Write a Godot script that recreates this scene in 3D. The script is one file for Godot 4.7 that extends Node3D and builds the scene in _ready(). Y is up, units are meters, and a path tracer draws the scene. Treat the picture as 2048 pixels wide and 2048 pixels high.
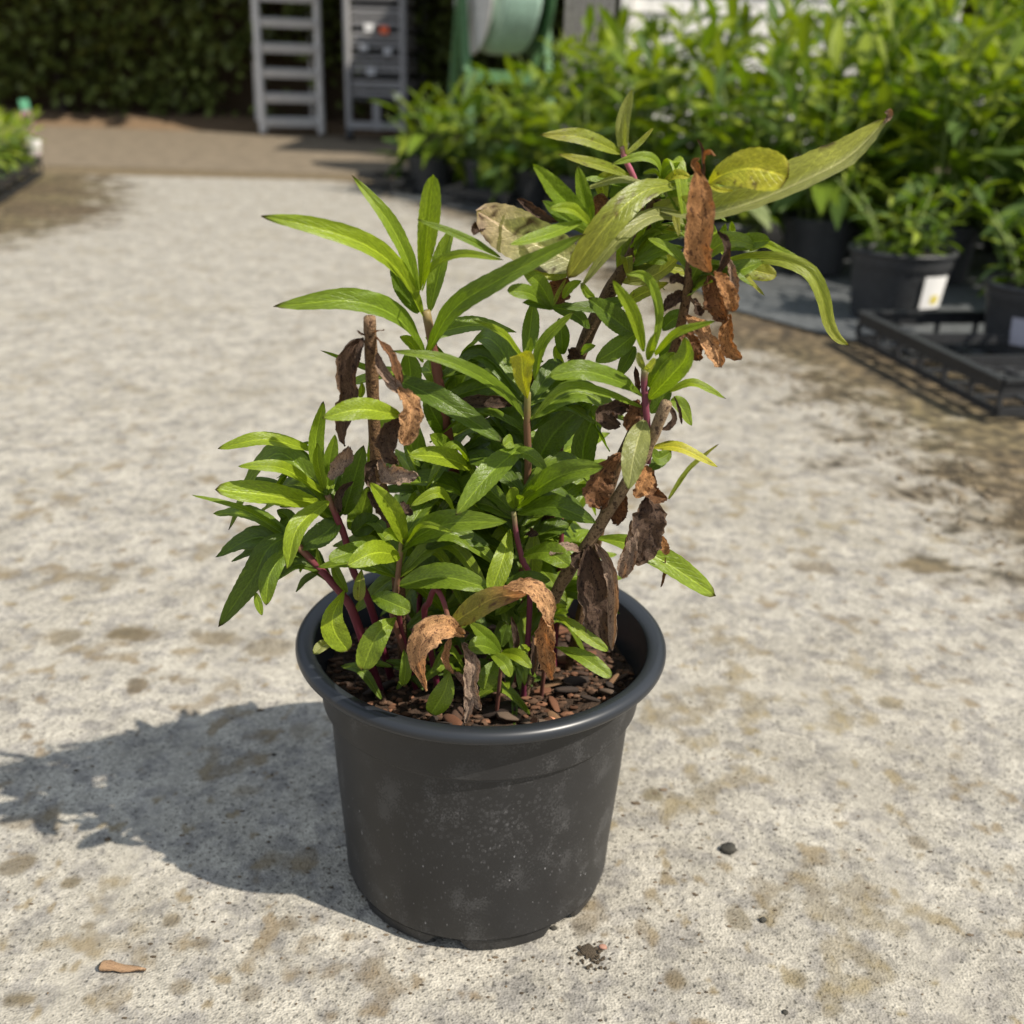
extends Node3D
# A black nursery pot with a half-withered leafy plant on a sunlit concrete yard. Units are metres, y up; the pot's axis is x = 0, z = 0.

const EYE := Vector3(0.0156, 0.481, 0.5684)
const FOCAL := 2150.0          # of the lens, in pixels of a picture 2048 high
const PITCH := 0.39
const ROLL := 0.0333
const SUN := Vector3(0.130, 0.171, 0.073)   # towards the sun, read from the shadow of the pot's rim

var right: Vector3
var upward: Vector3
var ahead: Vector3
var rng := RandomNumberGenerator.new()
var wobble := FastNoiseLite.new()
var M := {}
var names := {}

# zoom windows in which the plant was measured: left, top, source pixels per window pixel
const WIN := {
	"P": [0.0, 0.0, 1.0], "A": [400.0, 600.0, 0.2588], "B": [800.0, 600.0, 0.2588], "C": [1050.0, 500.0, 0.2588], "D": [900.0, 150.0, 0.2588],
	"E": [1300.0, 150.0, 0.31056], "F": [400.0, 900.0, 0.28474], "G": [800.0, 900.0, 0.33644], "H": [500.0, 300.0, 0.2588],
}


func _ready() -> void:
	set_camera_and_light()
	rng.seed = 4711
	wobble.seed = 9
	wobble.frequency = 1.0
	wobble.noise_type = FastNoiseLite.TYPE_SIMPLEX_SMOOTH
	make_materials()
	make_ground()
	make_hedge()
	make_shed()
	make_racks()
	make_reel()
	make_bed()
	make_left_tray()
	make_main_plant()
	make_debris()


func set_camera_and_light() -> void:
	ahead = Vector3(0, -sin(PITCH), -cos(PITCH))
	var u := Vector3(0, cos(PITCH), -sin(PITCH))
	var r := Vector3(1, 0, 0)
	right = r * cos(ROLL) + u * sin(ROLL)
	upward = u * cos(ROLL) - r * sin(ROLL)
	var cam := Camera3D.new()
	cam.name = "camera"
	add_child(cam)
	cam.transform = Transform3D(Basis(right, upward, -ahead), EYE)
	cam.near = 0.02
	cam.far = 200.0
	var lens := CameraAttributesPhysical.new()
	lens.frustum_focal_length = 12.0 * FOCAL / 1024.0
	lens.exposure_aperture = 5.4
	lens.frustum_focus_distance = 0.54
	lens.frustum_near = 0.02
	lens.frustum_far = 200.0
	cam.attributes = lens
	cam.fov = rad_to_deg(2.0 * atan(1024.0 / FOCAL))
	cam.current = true
	var e := Environment.new()
	e.background_mode = Environment.BG_SKY
	var s := ProceduralSkyMaterial.new()
	s.sky_top_color = Color(0.66, 0.70, 0.76)
	s.sky_horizon_color = Color(0.83, 0.845, 0.86)
	s.sky_curve = 0.12
	s.ground_bottom_color = Color(0.30, 0.28, 0.25)
	s.ground_horizon_color = Color(0.55, 0.54, 0.5)
	var sky := Sky.new()
	sky.sky_material = s
	e.sky = sky
	e.background_energy_multiplier = 1.02
	e.tonemap_mode = Environment.TONE_MAPPER_LINEAR
	e.tonemap_exposure = 1.4
	e.sdfgi_enabled = true
	e.ssao_enabled = true
	e.ssil_enabled = true
	var we := WorldEnvironment.new()
	we.name = "environment"
	we.environment = e
	add_child(we)
	var sun := DirectionalLight3D.new()
	sun.name = "sun"
	sun.light_color = Color(1.0, 0.965, 0.91)
	sun.light_energy = 1.6
	sun.light_angular_distance = 0.6
	sun.shadow_enabled = true
	add_child(sun)
	sun.look_at_from_position(SUN * 10.0, Vector3.ZERO, Vector3.UP)


# ---------------------------------------------------------------- small helpers

func toward(x: float, y: float) -> Vector3:
	return (x - 1024.0) / FOCAL * right - (y - 1024.0) / FOCAL * upward + ahead

func at_z(x: float, y: float, z: float) -> Vector3:
	var d := toward(x, y)
	return EYE + d * ((z - EYE.z) / d.z)

func on_ground(x: float, y: float, h := 0.0) -> Vector3:
	var d := toward(x, y)
	return EYE + d * ((h - EYE.y) / d.y)

func win(w: String, x: float, y: float, z_cm: float) -> Vector3:
	var k: Array = WIN[w]
	var p := at_z(k[0] + x * k[2], k[1] + y * k[2], z_cm * 0.01)
	# the clump leans out of the pot towards the open side, as its shadow shows
	return at_z(k[0] + x * k[2], k[1] + y * k[2], z_cm * 0.01 + 0.31 * maxf(0.0, p.y - 0.15))

func rnd(a: float, b: float) -> float:
	return rng.randf_range(a, b)

func srgb(r: float, g: float, b: float) -> Color:
	return Color(r, g, b).linear_to_srgb()

func tag(o: Node, label: String, category: String, group := "", kind := "") -> void:
	if label: o.set_meta("label", label)
	if category: o.set_meta("category", category)
	if group: o.set_meta("group", group)
	if kind: o.set_meta("kind", kind)

func numbered(called: String) -> String:
	var n: int = names.get(called, 0)
	names[called] = n + 1
	return called if n == 0 else "%s_%03d" % [called, n]

func thing(called: String, label: String, category: String, where := Vector3.ZERO, turn := 0.0, group := "") -> Node3D:
	var o := Node3D.new()
	o.name = numbered(called)
	add_child(o)
	o.position = where
	o.rotation.y = turn
	tag(o, label, category, group)
	return o

func part(called: String, mesh: Mesh, m: Material, parent: Node, where := Transform3D()) -> MeshInstance3D:
	var o := MeshInstance3D.new()
	o.name = numbered(called) if parent == self else called
	o.mesh = mesh
	o.material_override = m
	o.transform = where
	parent.add_child(o, true)
	return o

func box(size: Vector3) -> BoxMesh:
	var b := BoxMesh.new()
	b.size = size
	return b

func bar(called: String, a: Vector3, b: Vector3, w: float, h: float, m: Material, parent: Node, up := Vector3.UP) -> MeshInstance3D:
	var d := b - a
	var z := d.normalized()
	var x := up.cross(z)
	if x.length() < 0.01: x = Vector3.RIGHT.cross(z)
	x = x.normalized()
	return part(called, box(Vector3(w, h, d.length())), m, parent, Transform3D(Basis(x, z.cross(x), z), (a + b) * 0.5))

func mat(c: Color, rough := 0.7, spec := 0.5) -> StandardMaterial3D:
	var m := StandardMaterial3D.new()
	m.albedo_color = c
	m.roughness = rough
	m.metallic_specular = spec
	return m

# A sheet of nu x nv points; uv, colours optional; wrapped: the last column meets the first.
func sheet(p: PackedVector3Array, nu: int, nv: int, uv := PackedVector2Array(), col := PackedColorArray(), wrapped := false, uv2 := PackedVector2Array()) -> ArrayMesh:
	var n := PackedVector3Array()
	n.resize(p.size())
	for j in nv:
		for i in nu:
			var i0 := maxi(i - 1, 0)
			var i1 := mini(i + 1, nu - 1)
			if wrapped and i == 0: i0 = nu - 2
			if wrapped and i == nu - 1: i1 = 1
			var du := p[j * nu + i1] - p[j * nu + i0]
			var dv := p[mini(j + 1, nv - 1) * nu + i] - p[maxi(j - 1, 0) * nu + i]
			var c := du.cross(dv)
			n[j * nu + i] = c.normalized() if c.length_squared() > 1e-20 else Vector3.UP
	var idx := PackedInt32Array()
	for j in nv - 1:
		for i in nu - 1:
			var a := j * nu + i
			idx.append_array(PackedInt32Array([a, a + nu, a + 1, a + 1, a + nu, a + nu + 1]))
	var arr := []
	arr.resize(Mesh.ARRAY_MAX)
	arr[Mesh.ARRAY_VERTEX] = p
	arr[Mesh.ARRAY_NORMAL] = n
	if uv.size(): arr[Mesh.ARRAY_TEX_UV] = uv
	if uv2.size(): arr[Mesh.ARRAY_TEX_UV2] = uv2
	if col.size(): arr[Mesh.ARRAY_COLOR] = col
	arr[Mesh.ARRAY_INDEX] = idx
	var m := ArrayMesh.new()
	m.add_surface_from_arrays(Mesh.PRIMITIVE_TRIANGLES, arr)
	return m

# A round rod along points with a radius and a colour at each, closed at both ends.
func tube(pts: Array, radii: Array, cols: Array, sides := 8, rough := 0.0, tip: Color = Color(-1, 0, 0)) -> ArrayMesh:
	var n := pts.size()
	var P := PackedVector3Array()
	var C := PackedColorArray()
	var UV := PackedVector2Array()
	var t0: Vector3 = (pts[1] - pts[0]).normalized()
	var side := t0.cross(Vector3(0.3, 0.2, 1.0)).normalized()
	var run := 0.0
	for k in n:
		var t: Vector3 = (pts[mini(k + 1, n - 1)] - pts[maxi(k - 1, 0)]).normalized()
		side = (side - t * side.dot(t)).normalized()
		var o := t.cross(side)
		if k > 0: run += (pts[k] - pts[k - 1]).length()
		var rings := [1.0]
		if k == 0: rings = [0.0, 1.0]
		elif k == n - 1: rings = [1.0, 0.85, 0.0]
		for s: float in rings:
			for i in sides + 1:
				var a := TAU * (i % sides) / sides
				var r: float = radii[k] * s
				if rough > 0.0: r *= 1.0 + rough * wobble.get_noise_3d(cos(a) * 3.0 + k * 1.7, sin(a) * 3.0, k * 2.3 + radii[0] * 900.0)
				P.append(pts[k] + (side * cos(a) + o * sin(a)) * r)
				C.append(tip if tip.r >= 0.0 and k == n - 1 and s < 0.9 else cols[k])
				UV.append(Vector2(float(i) / sides, run * 20.0))
	return sheet(P, sides + 1, P.size() / (sides + 1), UV, C, true)

func spline(pts: Array, steps: int) -> Array:
	var out := []
	var n := pts.size()
	if n == 2:
		for k in steps + 1: out.append((pts[0] as Vector3).lerp(pts[1], float(k) / steps))
		return out
	for k in steps + 1:
		var f := float(k) / steps * (n - 1)
		var i := mini(int(f), n - 2)
		var a: Vector3 = pts[maxi(i - 1, 0)]
		var b: Vector3 = pts[i]
		var c: Vector3 = pts[i + 1]
		var d: Vector3 = pts[mini(i + 2, n - 1)]
		if i == 0: a = b * 2.0 - c
		if i == n - 2: d = c * 2.0 - b
		out.append(b.cubic_interpolate(c, a, d, f - i))
	return out

func lathe(profile: Array, sides: int, notch := 0.0, squash := 1.0) -> ArrayMesh:
	var P := PackedVector3Array()
	var UV := PackedVector2Array()
	var nu := sides + 1
	for j in profile.size():
		var q: Vector2 = profile[j]
		for i in nu:
			var a := TAU * (i % sides) / sides
			var y := q.y
			if notch > 0.0 and q.y < notch:
				var w := fposmod(a * 7.0 / TAU + 0.12, 1.0)
				y += notch * 0.9 * smoothstep(0.0, 0.07, w) * (1.0 - smoothstep(0.27, 0.36, w)) * (1.0 - q.y / notch)
			P.append(Vector3(cos(a) * q.x, y, -sin(a) * q.x * squash))
			UV.append(Vector2(float(i) / sides, q.y))
	return sheet(P, nu, profile.size(), UV, PackedColorArray(), true)

func noise_of(freq: float, sd: int, kind := FastNoiseLite.TYPE_SIMPLEX_SMOOTH, octaves := 3) -> FastNoiseLite:
	var n := FastNoiseLite.new()
	n.seed = sd
	n.frequency = freq
	n.noise_type = kind
	n.fractal_octaves = octaves
	n.fractal_type = FastNoiseLite.FRACTAL_FBM if octaves > 1 else FastNoiseLite.FRACTAL_NONE
	return n

func seamless(n: FastNoiseLite, side: int) -> PackedByteArray:
	var im := n.get_seamless_image(side, side)
	im.convert(Image.FORMAT_L8)
	return im.get_data()

func texture(data: PackedByteArray, w: int, h: int, format := Image.FORMAT_RGB8) -> ImageTexture:
	return ImageTexture.create_from_image(Image.create_from_data(w, h, false, format, data))


# ---------------------------------------------------------------- materials

func make_materials() -> void:
	make_concrete()
	make_leaf_materials()
	# earth and dirt
	var side := 512
	var a := seamless(noise_of(0.02, 5, FastNoiseLite.TYPE_SIMPLEX_SMOOTH, 4), side)
	var b := seamless(noise_of(0.09, 6, FastNoiseLite.TYPE_CELLULAR, 2), side)
	var c := seamless(noise_of(0.3, 7, FastNoiseLite.TYPE_SIMPLEX_SMOOTH, 2), side)
	var rgb := PackedByteArray()
	rgb.resize(side * side * 3)
	var grey := PackedByteArray()
	grey.resize(side * side)
	for i in side * side:
		var t := 0.45 * a[i] / 255.0 + 0.3 * b[i] / 255.0 + 0.35 * c[i] / 255.0
		var k := clampf(0.90 + 0.55 * (t - 0.5), 0.55, 1.0)
		rgb[i * 3] = int(k * 255.0)
		rgb[i * 3 + 1] = int(k * 252.0)
		rgb[i * 3 + 2] = int(k * 246.0)
		grey[i] = int(clampf(t * 240.0, 0, 255))
	var mottle := texture(rgb, side, side)
	var bumps := texture(grey, side, side, Image.FORMAT_L8)
	var mk := func(col: Color, scale: float, relief: float, rough: float) -> StandardMaterial3D:
		var m := mat(col, rough, 0.4)
		m.albedo_texture = mottle
		m.uv1_triplanar = true
		m.uv1_world_triplanar = true
		m.uv1_scale = Vector3.ONE * scale
		m.heightmap_enabled = true
		m.heightmap_texture = bumps
		m.heightmap_scale = relief
		return m
	M.dirt = mk.call(srgb(0.185, 0.145, 0.088), 2.3, 0.9, 0.95)
	M.path = mk.call(srgb(0.20, 0.165, 0.12), 0.9, 1.0, 0.95)
	M.bank = mk.call(srgb(0.22, 0.15, 0.09), 1.7, 1.5, 1.0)
	M.sheeting = mk.call(srgb(0.105, 0.115, 0.125), 3.1, 0.25, 0.55)
	M.compost = mk.call(srgb(0.055, 0.035, 0.024), 14.0, 0.3, 1.0)
	M.black = mk.call(srgb(0.030, 0.032, 0.036), 5.0, 0.02, 0.5)
	M.black_pot = mk.call(srgb(0.042, 0.045, 0.050), 6.0, 0.02, 0.48)
	M.metal = mk.call(srgb(0.78, 0.78, 0.79), 4.0, 0.05, 0.5)
	M.metal.metallic = 0.15
	M.rack = mk.call(srgb(0.31, 0.315, 0.335), 4.0, 0.05, 0.5)
	M.rack_dark = mk.call(srgb(0.05, 0.052, 0.057), 4.0, 0.05, 0.5)
	M.label_white = mat(srgb(0.75, 0.74, 0.72), 0.5)
	M.label_grey = mat(srgb(0.36, 0.36, 0.42), 0.5)
	M.label_pale = mat(srgb(0.45, 0.46, 0.48), 0.5)
	M.label_yellow = mat(srgb(0.6, 0.5, 0.08), 0.5)
	M.orange = mat(srgb(0.75, 0.12, 0.03), 0.5)
	M.white_board = mk.call(srgb(0.80, 0.80, 0.80), 1.0, 0.1, 0.6)
	M.green_frame = mk.call(srgb(0.10, 0.22, 0.10), 3.0, 0.05, 0.45)
	M.teal = mk.call(srgb(0.02, 0.11, 0.085), 3.0, 0.05, 0.5)
	M.hose = mk.call(srgb(0.52, 0.74, 0.65), 3.0, 0.05, 0.45)
	M.grey_slat = mk.call(srgb(0.25, 0.25, 0.25), 3.0, 0.05, 0.7)
	M.pink = mat(srgb(0.55, 0.22, 0.42), 0.5)
	M.tag_green = mat(srgb(0.14, 0.42, 0.24), 0.5)
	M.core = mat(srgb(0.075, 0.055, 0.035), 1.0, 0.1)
	M.bark = mk.call(srgb(0.14, 0.10, 0.07), 8.0, 0.8, 0.95)
	M.stone = mk.call(srgb(0.22, 0.18, 0.125), 20.0, 0.3, 0.9)
	M.clod = mk.call(srgb(0.115, 0.092, 0.066), 60.0, 0.2, 1.0)
	M.stone_dark = mk.call(srgb(0.06, 0.058, 0.05), 20.0, 0.2, 0.8)


func make_concrete() -> void:
	var n := 1024       # one tile, 0.5 m
	var big := seamless(noise_of(0.006, 11, FastNoiseLite.TYPE_SIMPLEX_SMOOTH, 4), n)
	var mids := noise_of(0.016, 12, FastNoiseLite.TYPE_SIMPLEX_SMOOTH, 6)
	mids.fractal_gain = 0.62
	var mid := seamless(mids, n)
	var cell := noise_of(0.045, 13, FastNoiseLite.TYPE_CELLULAR, 1)
	cell.cellular_return_type = FastNoiseLite.RETURN_DISTANCE
	cell.domain_warp_enabled = true
	cell.domain_warp_amplitude = 14.0
	cell.domain_warp_frequency = 0.03
	var agg := seamless(cell, n)
	var fine := seamless(noise_of(0.26, 14, FastNoiseLite.TYPE_SIMPLEX_SMOOTH, 2), n)
	var pit := seamless(noise_of(0.11, 15, FastNoiseLite.TYPE_SIMPLEX_SMOOTH, 2), n)
	var q := seamless(noise_of(0.085, 16, FastNoiseLite.TYPE_SIMPLEX_SMOOTH, 4), n)
	var rgb := PackedByteArray()
	rgb.resize(n * n * 3)
	var h := PackedByteArray()
	h.resize(n * n)
	for i in n * n:
		var m := mid[i] / 255.0
		var f := fine[i] / 255.0
		var b := big[i] / 255.0
		var net := smoothstep(0.10, 0.75, agg[i] / 255.0)                                             # pale crust between worn cells
		var g := smoothstep(0.42, 0.80, m + 0.10 * (f - 0.5))                                          # worn grey-tan patches
		var p := smoothstep(0.71, 0.80, pit[i] / 255.0 + 0.10 * (f - 0.5))
		var k := 0.95 + 0.30 * (f - 0.5) + 0.20 * (b - 0.5) + 0.08 * net + 0.27 * (q[i] / 255.0 - 0.5)
		k *= 1.0 - 0.16 * g
		k *= 1.0 - 0.30 * p
		rgb[i * 3] = int(clampf(k * 157.0, 0, 255))
		rgb[i * 3 + 1] = int(clampf(k * (152.5 + 0.5 * g), 0, 255))
		rgb[i * 3 + 2] = int(clampf(k * (141.5 + 4.0 * g), 0, 255))
		h[i] = int(clampf(130.0 + 130.0 * (f - 0.5) + 45.0 * net - 45.0 * g - 70.0 * p, 0, 255))
	var m := mat(Color.WHITE, 0.92, 0.35)
	m.albedo_texture = texture(rgb, n, n)
	m.heightmap_enabled = true
	m.heightmap_texture = texture(h, n, n, Image.FORMAT_L8)
	m.heightmap_scale = 0.18
	m.detail_enabled = true
	m.detail_albedo = stain_map()
	m.detail_uv_layer = BaseMaterial3D.DETAIL_UV_2
	m.detail_blend_mode = BaseMaterial3D.BLEND_MODE_MIX
	M.concrete = m


# the stain map gives the middle foreground the most pixels: x and z of the yard against u and v
func yard_x(u: float) -> float:
	var s := u * 2.0 - 1.0
	return -0.1 + 2.5 * (0.22 * s + 0.78 * s * s * s)

func yard_z(v: float) -> float:
	return 0.5 - 5.1 * pow(v, 1.9)

func yard_uv(x: float, z: float) -> Vector2:
	var q := (x + 0.1) / 2.5
	var s := clampf(q, -1.0, 1.0)
	for k in 12:
		s -= (0.22 * s + 0.78 * s * s * s - q) / (0.22 + 2.34 * s * s)
	return Vector2(clampf(s * 0.5 + 0.5, 0.001, 0.999), clampf(pow(maxf(0.0, 0.5 - z) / 5.1, 1.0 / 1.9), 0.001, 0.999))

func along(table: Array, z: float) -> float:
	for k in table.size() - 1:
		if z >= table[k + 1].x:
			return lerpf(table[k].y, table[k + 1].y, clampf((z - table[k].x) / (table[k + 1].x - table[k].x), 0, 1))
	return table[-1].y

# where the concrete ends: x by z on either side
const EDGE_RIGHT := [Vector2(1.6, 1.0), Vector2(-0.30, 0.70), Vector2(-0.58, 0.61), Vector2(-0.78, 0.60), Vector2(-1.13, 0.555), Vector2(-1.53, 0.41), Vector2(-2.2, 0.26), Vector2(-2.8, 0.05), Vector2(-3.46, -0.28), Vector2(-4.0, -0.58), Vector2(-4.6, -0.85)]
const EDGE_LEFT := [Vector2(1.6, -2.5), Vector2(-1.4, -2.2), Vector2(-2.3, -1.42), Vector2(-2.87, -1.36), Vector2(-3.4, -1.46), Vector2(-3.9, -1.66), Vector2(-4.6, -2.0)]

func stain_map() -> ImageTexture:
	var w := 1400
	var h := 1000
	var n1 := noise_of(8.0, 21, FastNoiseLite.TYPE_SIMPLEX_SMOOTH, 4)
	var n2 := noise_of(32.0, 22, FastNoiseLite.TYPE_SIMPLEX_SMOOTH, 3)
	var n3 := noise_of(2.2, 23, FastNoiseLite.TYPE_SIMPLEX_SMOOTH, 3)
	# stains that stand out in the photograph: picture x, y, length and height in pixels, strength
	var spots := []
	for s in [[250, 1285, 120, 34, 1.0], [110, 1290, 90, 30, 0.8], [420, 1290, 110, 34, 0.8], [540, 1310, 80, 40, 0.7], [270, 1390, 45, 35, 0.9], [1850, 1150, 150, 24, 1.0], [1640, 1150, 90, 22, 0.7], [1790, 1425, 45, 20, 0.8],
			[1310, 1615, 50, 28, 0.9], [1790, 1640, 32, 16, 0.9], [1845, 1710, 40, 30, 0.7], [1480, 1860, 40, 40, 0.7], [1590, 1985, 50, 40, 0.9], [1350, 1990, 45, 40, 0.9], [1430, 2010, 22, 16, 1.0], [1770, 1855, 35, 28, 0.7],
			[135, 1785, 40, 20, 0.9], [170, 1875, 40, 22, 0.8], [560, 1870, 70, 40, 0.8], [340, 1860, 40, 30, 0.8], [30, 1745, 60, 40, 0.8], [380, 1910, 60, 28, 0.8], [40, 2020, 70, 30, 0.9], [360, 1995, 40, 28, 0.7], [1180, 1860, 70, 60, 0.7],
			[600, 1480, 70, 40, 0.5], [480, 1600, 60, 25, 0.6], [1700, 2010, 110, 50, 0.6], [500, 2010, 60, 40, 0.5]]:
		var g := on_ground(s[0], s[1])
		var ex := (on_ground(s[0] + s[2] * 0.5, s[1]) - g).length()
		var ez := (on_ground(s[0], s[1] + s[3] * 0.5) - g).length()
		spots.append([g.x, g.z, 1.0 / ex, 1.0 / ez, s[4], maxf(ex, ez)])
	var d := PackedByteArray()
	d.resize(w * h * 4)
	for j in h:
		var z := yard_z((j + 0.5) / h)
		var xr := along(EDGE_RIGHT, z)
		var xl := along(EDGE_LEFT, z)
		var near := []
		for s in spots:
			if absf(z - s[1]) < 2.4 / s[3]: near.append(s)
		for i in w:
			var x := yard_x((i + 0.5) / w)
			var a := n1.get_noise_2d(x, z)
			var f := n2.get_noise_2d(x, z)
			var c := n3.get_noise_2d(x, z)
			var t := smoothstep(0.30, 0.52, a + 0.7 * f + 0.25 * c) * 0.55
			t = maxf(t, 0.8 * smoothstep(0.40, 0.52, f + 0.25 * a))                                   # small round stains
			var edge := minf(xr - x, x - xl)
			var earth := smoothstep(0.16, -0.06, edge + 0.20 * a + 0.10 * f + 0.10 * c)                 # earth trodden over the concrete
			t *= 0.9 if z > -0.7 else 0.55
			for s in near:
				var q := Vector2((x - s[0]) * s[2], (z - s[1]) * s[3]).length()
				if q < 2.2: t = maxf(t, s[4] * 0.9 * smoothstep(1.25, 0.55, q + 0.9 * a + 0.7 * f))
			var o := (j * w + i) * 4
			t = maxf(t, 0.98 * earth)
			var br := (1.0 + 0.3 * f + 0.15 * c) * lerpf(1.0, 0.86 + 0.35 * f + 0.25 * a, earth)
			d[o] = int(clampf(100.0 * br, 0, 255))
			d[o + 1] = int(clampf((88.0 + 4.0 * c) * br, 0, 255))
			d[o + 2] = int(clampf(65.0 * br, 0, 255))
			d[o + 3] = int(clampf(maxf(t * 1.0, 0.10 * smoothstep(-0.3, 0.4, c + 0.4 * a + 0.35 * x)), 0, 1) * 255.0)
	return texture(d, w, h, Image.FORMAT_RGBA8)


func make_leaf_materials() -> void:
	var w := 128
	var h := 512
	var n1 := noise_of(0.03, 31, FastNoiseLite.TYPE_SIMPLEX_SMOOTH, 3)
	var n2 := noise_of(0.16, 32, FastNoiseLite.TYPE_CELLULAR, 1)
	var rgb := PackedByteArray()
	rgb.resize(w * h * 3)
	var bump := PackedByteArray()
	bump.resize(w * h)
	for j in h:
		var t := float(j) / h
		for i in w:
			var s := absf((i + 0.5) / w - 0.5) * 2.0
			var rib := 1.0 - smoothstep(0.03, 0.10, s)
			var v := fposmod(t * 13.0 - s * 2.6 + (0.5 if i * 2 > w else 0.0) + 0.12 * n1.get_noise_2d(i * 2.0, j), 1.0)
			var vein := (1.0 - smoothstep(0.0, 0.10, minf(v, 1.0 - v))) * (1.0 - smoothstep(0.55, 0.95, s))
			var mot := n1.get_noise_2d(i * 3.0, j * 1.2)
			var c := n2.get_noise_2d(i * 3.0, j)
			var k := 0.77 + 0.11 * mot + 0.06 * c + 0.09 * vein
			var o := (j * w + i) * 3
			rgb[o] = int(clampf(255.0 * (k + 0.20 * rib), 0, 255))
			rgb[o + 1] = int(clampf(255.0 * (k + 0.18 * rib), 0, 255))
			rgb[o + 2] = int(clampf(255.0 * (k * 0.95 + 0.24 * rib), 0, 255))
			bump[j * w + i] = int(clampf(150.0 - 70.0 * rib - 55.0 * vein + 22.0 * mot + 30.0 * c, 0, 255))
	var skin := texture(rgb, w, h)
	var relief := texture(bump, w, h, Image.FORMAT_L8)
	var m := mat(Color.WHITE, 0.35, 0.5)
	m.albedo_texture = skin
	m.vertex_color_use_as_albedo = true
	m.heightmap_enabled = true
	m.heightmap_texture = relief
	m.heightmap_scale = 0.06
	m.backlight_enabled = true
	m.backlight = Color(0.97, 1.0, 0.40)
	m.cull_mode = BaseMaterial3D.CULL_DISABLED
	M.leaf = m
	# withered leaf
	var q1 := noise_of(0.02, 33, FastNoiseLite.TYPE_SIMPLEX_SMOOTH, 4)
	var q2 := noise_of(0.10, 34, FastNoiseLite.TYPE_SIMPLEX_SMOOTH, 3)
	var rgb2 := PackedByteArray()
	rgb2.resize(w * h * 3)
	var bump2 := PackedByteArray()
	bump2.resize(w * h)
	for j in h:
		for i in w:
			var s := absf((i + 0.5) / w - 0.5) * 2.0
			var a := q1.get_noise_2d(i * 2.0, j)
			var b := q2.get_noise_2d(i * 2.0, j)
			var blot := smoothstep(0.15, 0.45, a + 0.5 * b)
			var rib := 1.0 - smoothstep(0.02, 0.09, s)
			var wr := sin((j * 0.02 + s * 4.0 + a * 3.0) * TAU)
			var k := 0.84 + 0.22 * a + 0.16 * b + 0.05 * wr + 0.10 * rib
			k *= 1.0 - 0.5 * blot
			var o := (j * w + i) * 3
			rgb2[o] = int(clampf(255.0 * k, 0, 255))
			rgb2[o + 1] = int(clampf(245.0 * (k - 0.02 * blot), 0, 255))
			rgb2[o + 2] = int(clampf(235.0 * k, 0, 255))
			bump2[j * w + i] = int(clampf(128.0 + 50.0 * wr + 60.0 * b + 50.0 * a + 30.0 * rib, 0, 255))
	var dm := mat(Color.WHITE, 0.72, 0.35)
	dm.albedo_texture = texture(rgb2, w, h)
	dm.vertex_color_use_as_albedo = true
	dm.heightmap_enabled = true
	dm.heightmap_texture = texture(bump2, w, h, Image.FORMAT_L8)
	dm.heightmap_scale = 0.035
	dm.backlight_enabled = true
	dm.backlight = Color(0.78, 0.62, 0.40)
	dm.cull_mode = BaseMaterial3D.CULL_DISABLED
	M.dead = dm
	# stems
	var sm := mat(Color.WHITE, 0.5, 0.4)
	sm.vertex_color_use_as_albedo = true
	M.stem = sm
	var wd := mat(Color.WHITE, 0.85, 0.3)
	wd.vertex_color_use_as_albedo = true
	wd.albedo_texture = texture(rgb2, w, h)
	wd.heightmap_enabled = true
	wd.heightmap_texture = texture(bump2, w, h, Image.FORMAT_L8)
	wd.heightmap_scale = 0.15
	M.wood = wd
	# nursery leaves of the plants behind: three greens
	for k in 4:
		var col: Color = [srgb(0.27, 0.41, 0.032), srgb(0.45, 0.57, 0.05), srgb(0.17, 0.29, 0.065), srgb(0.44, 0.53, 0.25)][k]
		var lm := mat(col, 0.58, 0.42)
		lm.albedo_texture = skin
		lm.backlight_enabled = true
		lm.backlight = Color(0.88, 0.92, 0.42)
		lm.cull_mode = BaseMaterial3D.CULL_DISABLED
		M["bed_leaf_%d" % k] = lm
	M.bed_stem = mat(srgb(0.16, 0.22, 0.05), 0.6)
	var hl := mat(Color.WHITE, 0.45, 0.4)
	hl.vertex_color_use_as_albedo = true
	hl.backlight_enabled = true
	hl.backlight = Color(0.5, 0.55, 0.3)
	hl.cull_mode = BaseMaterial3D.CULL_DISABLED
	M.hedge_leaf = hl


# ---------------------------------------------------------------- ground

func flat(outline: Array, y: float) -> ArrayMesh:
	var flat2 := PackedVector2Array(outline)
	var tri := Geometry2D.triangulate_polygon(flat2)
	var st := SurfaceTool.new()
	st.begin(Mesh.PRIMITIVE_TRIANGLES)
	for k in range(0, tri.size(), 3):
		var a := flat2[tri[k]]
		var b := flat2[tri[k + 1]]
		var c := flat2[tri[k + 2]]
		if (b - a).cross(c - a) < 0.0:
			var t := b
			b = c
			c = t
		for q: Vector2 in [a, b, c]:
			st.set_normal(Vector3.UP)
			st.add_vertex(Vector3(q.x, y, q.y))
	return st.commit()

func structure(called: String, mesh: Mesh, m: Material, label: String, category: String) -> MeshInstance3D:
	var o := part(called, mesh, m, self)
	tag(o, label, category, "", "structure")
	return o

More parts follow.
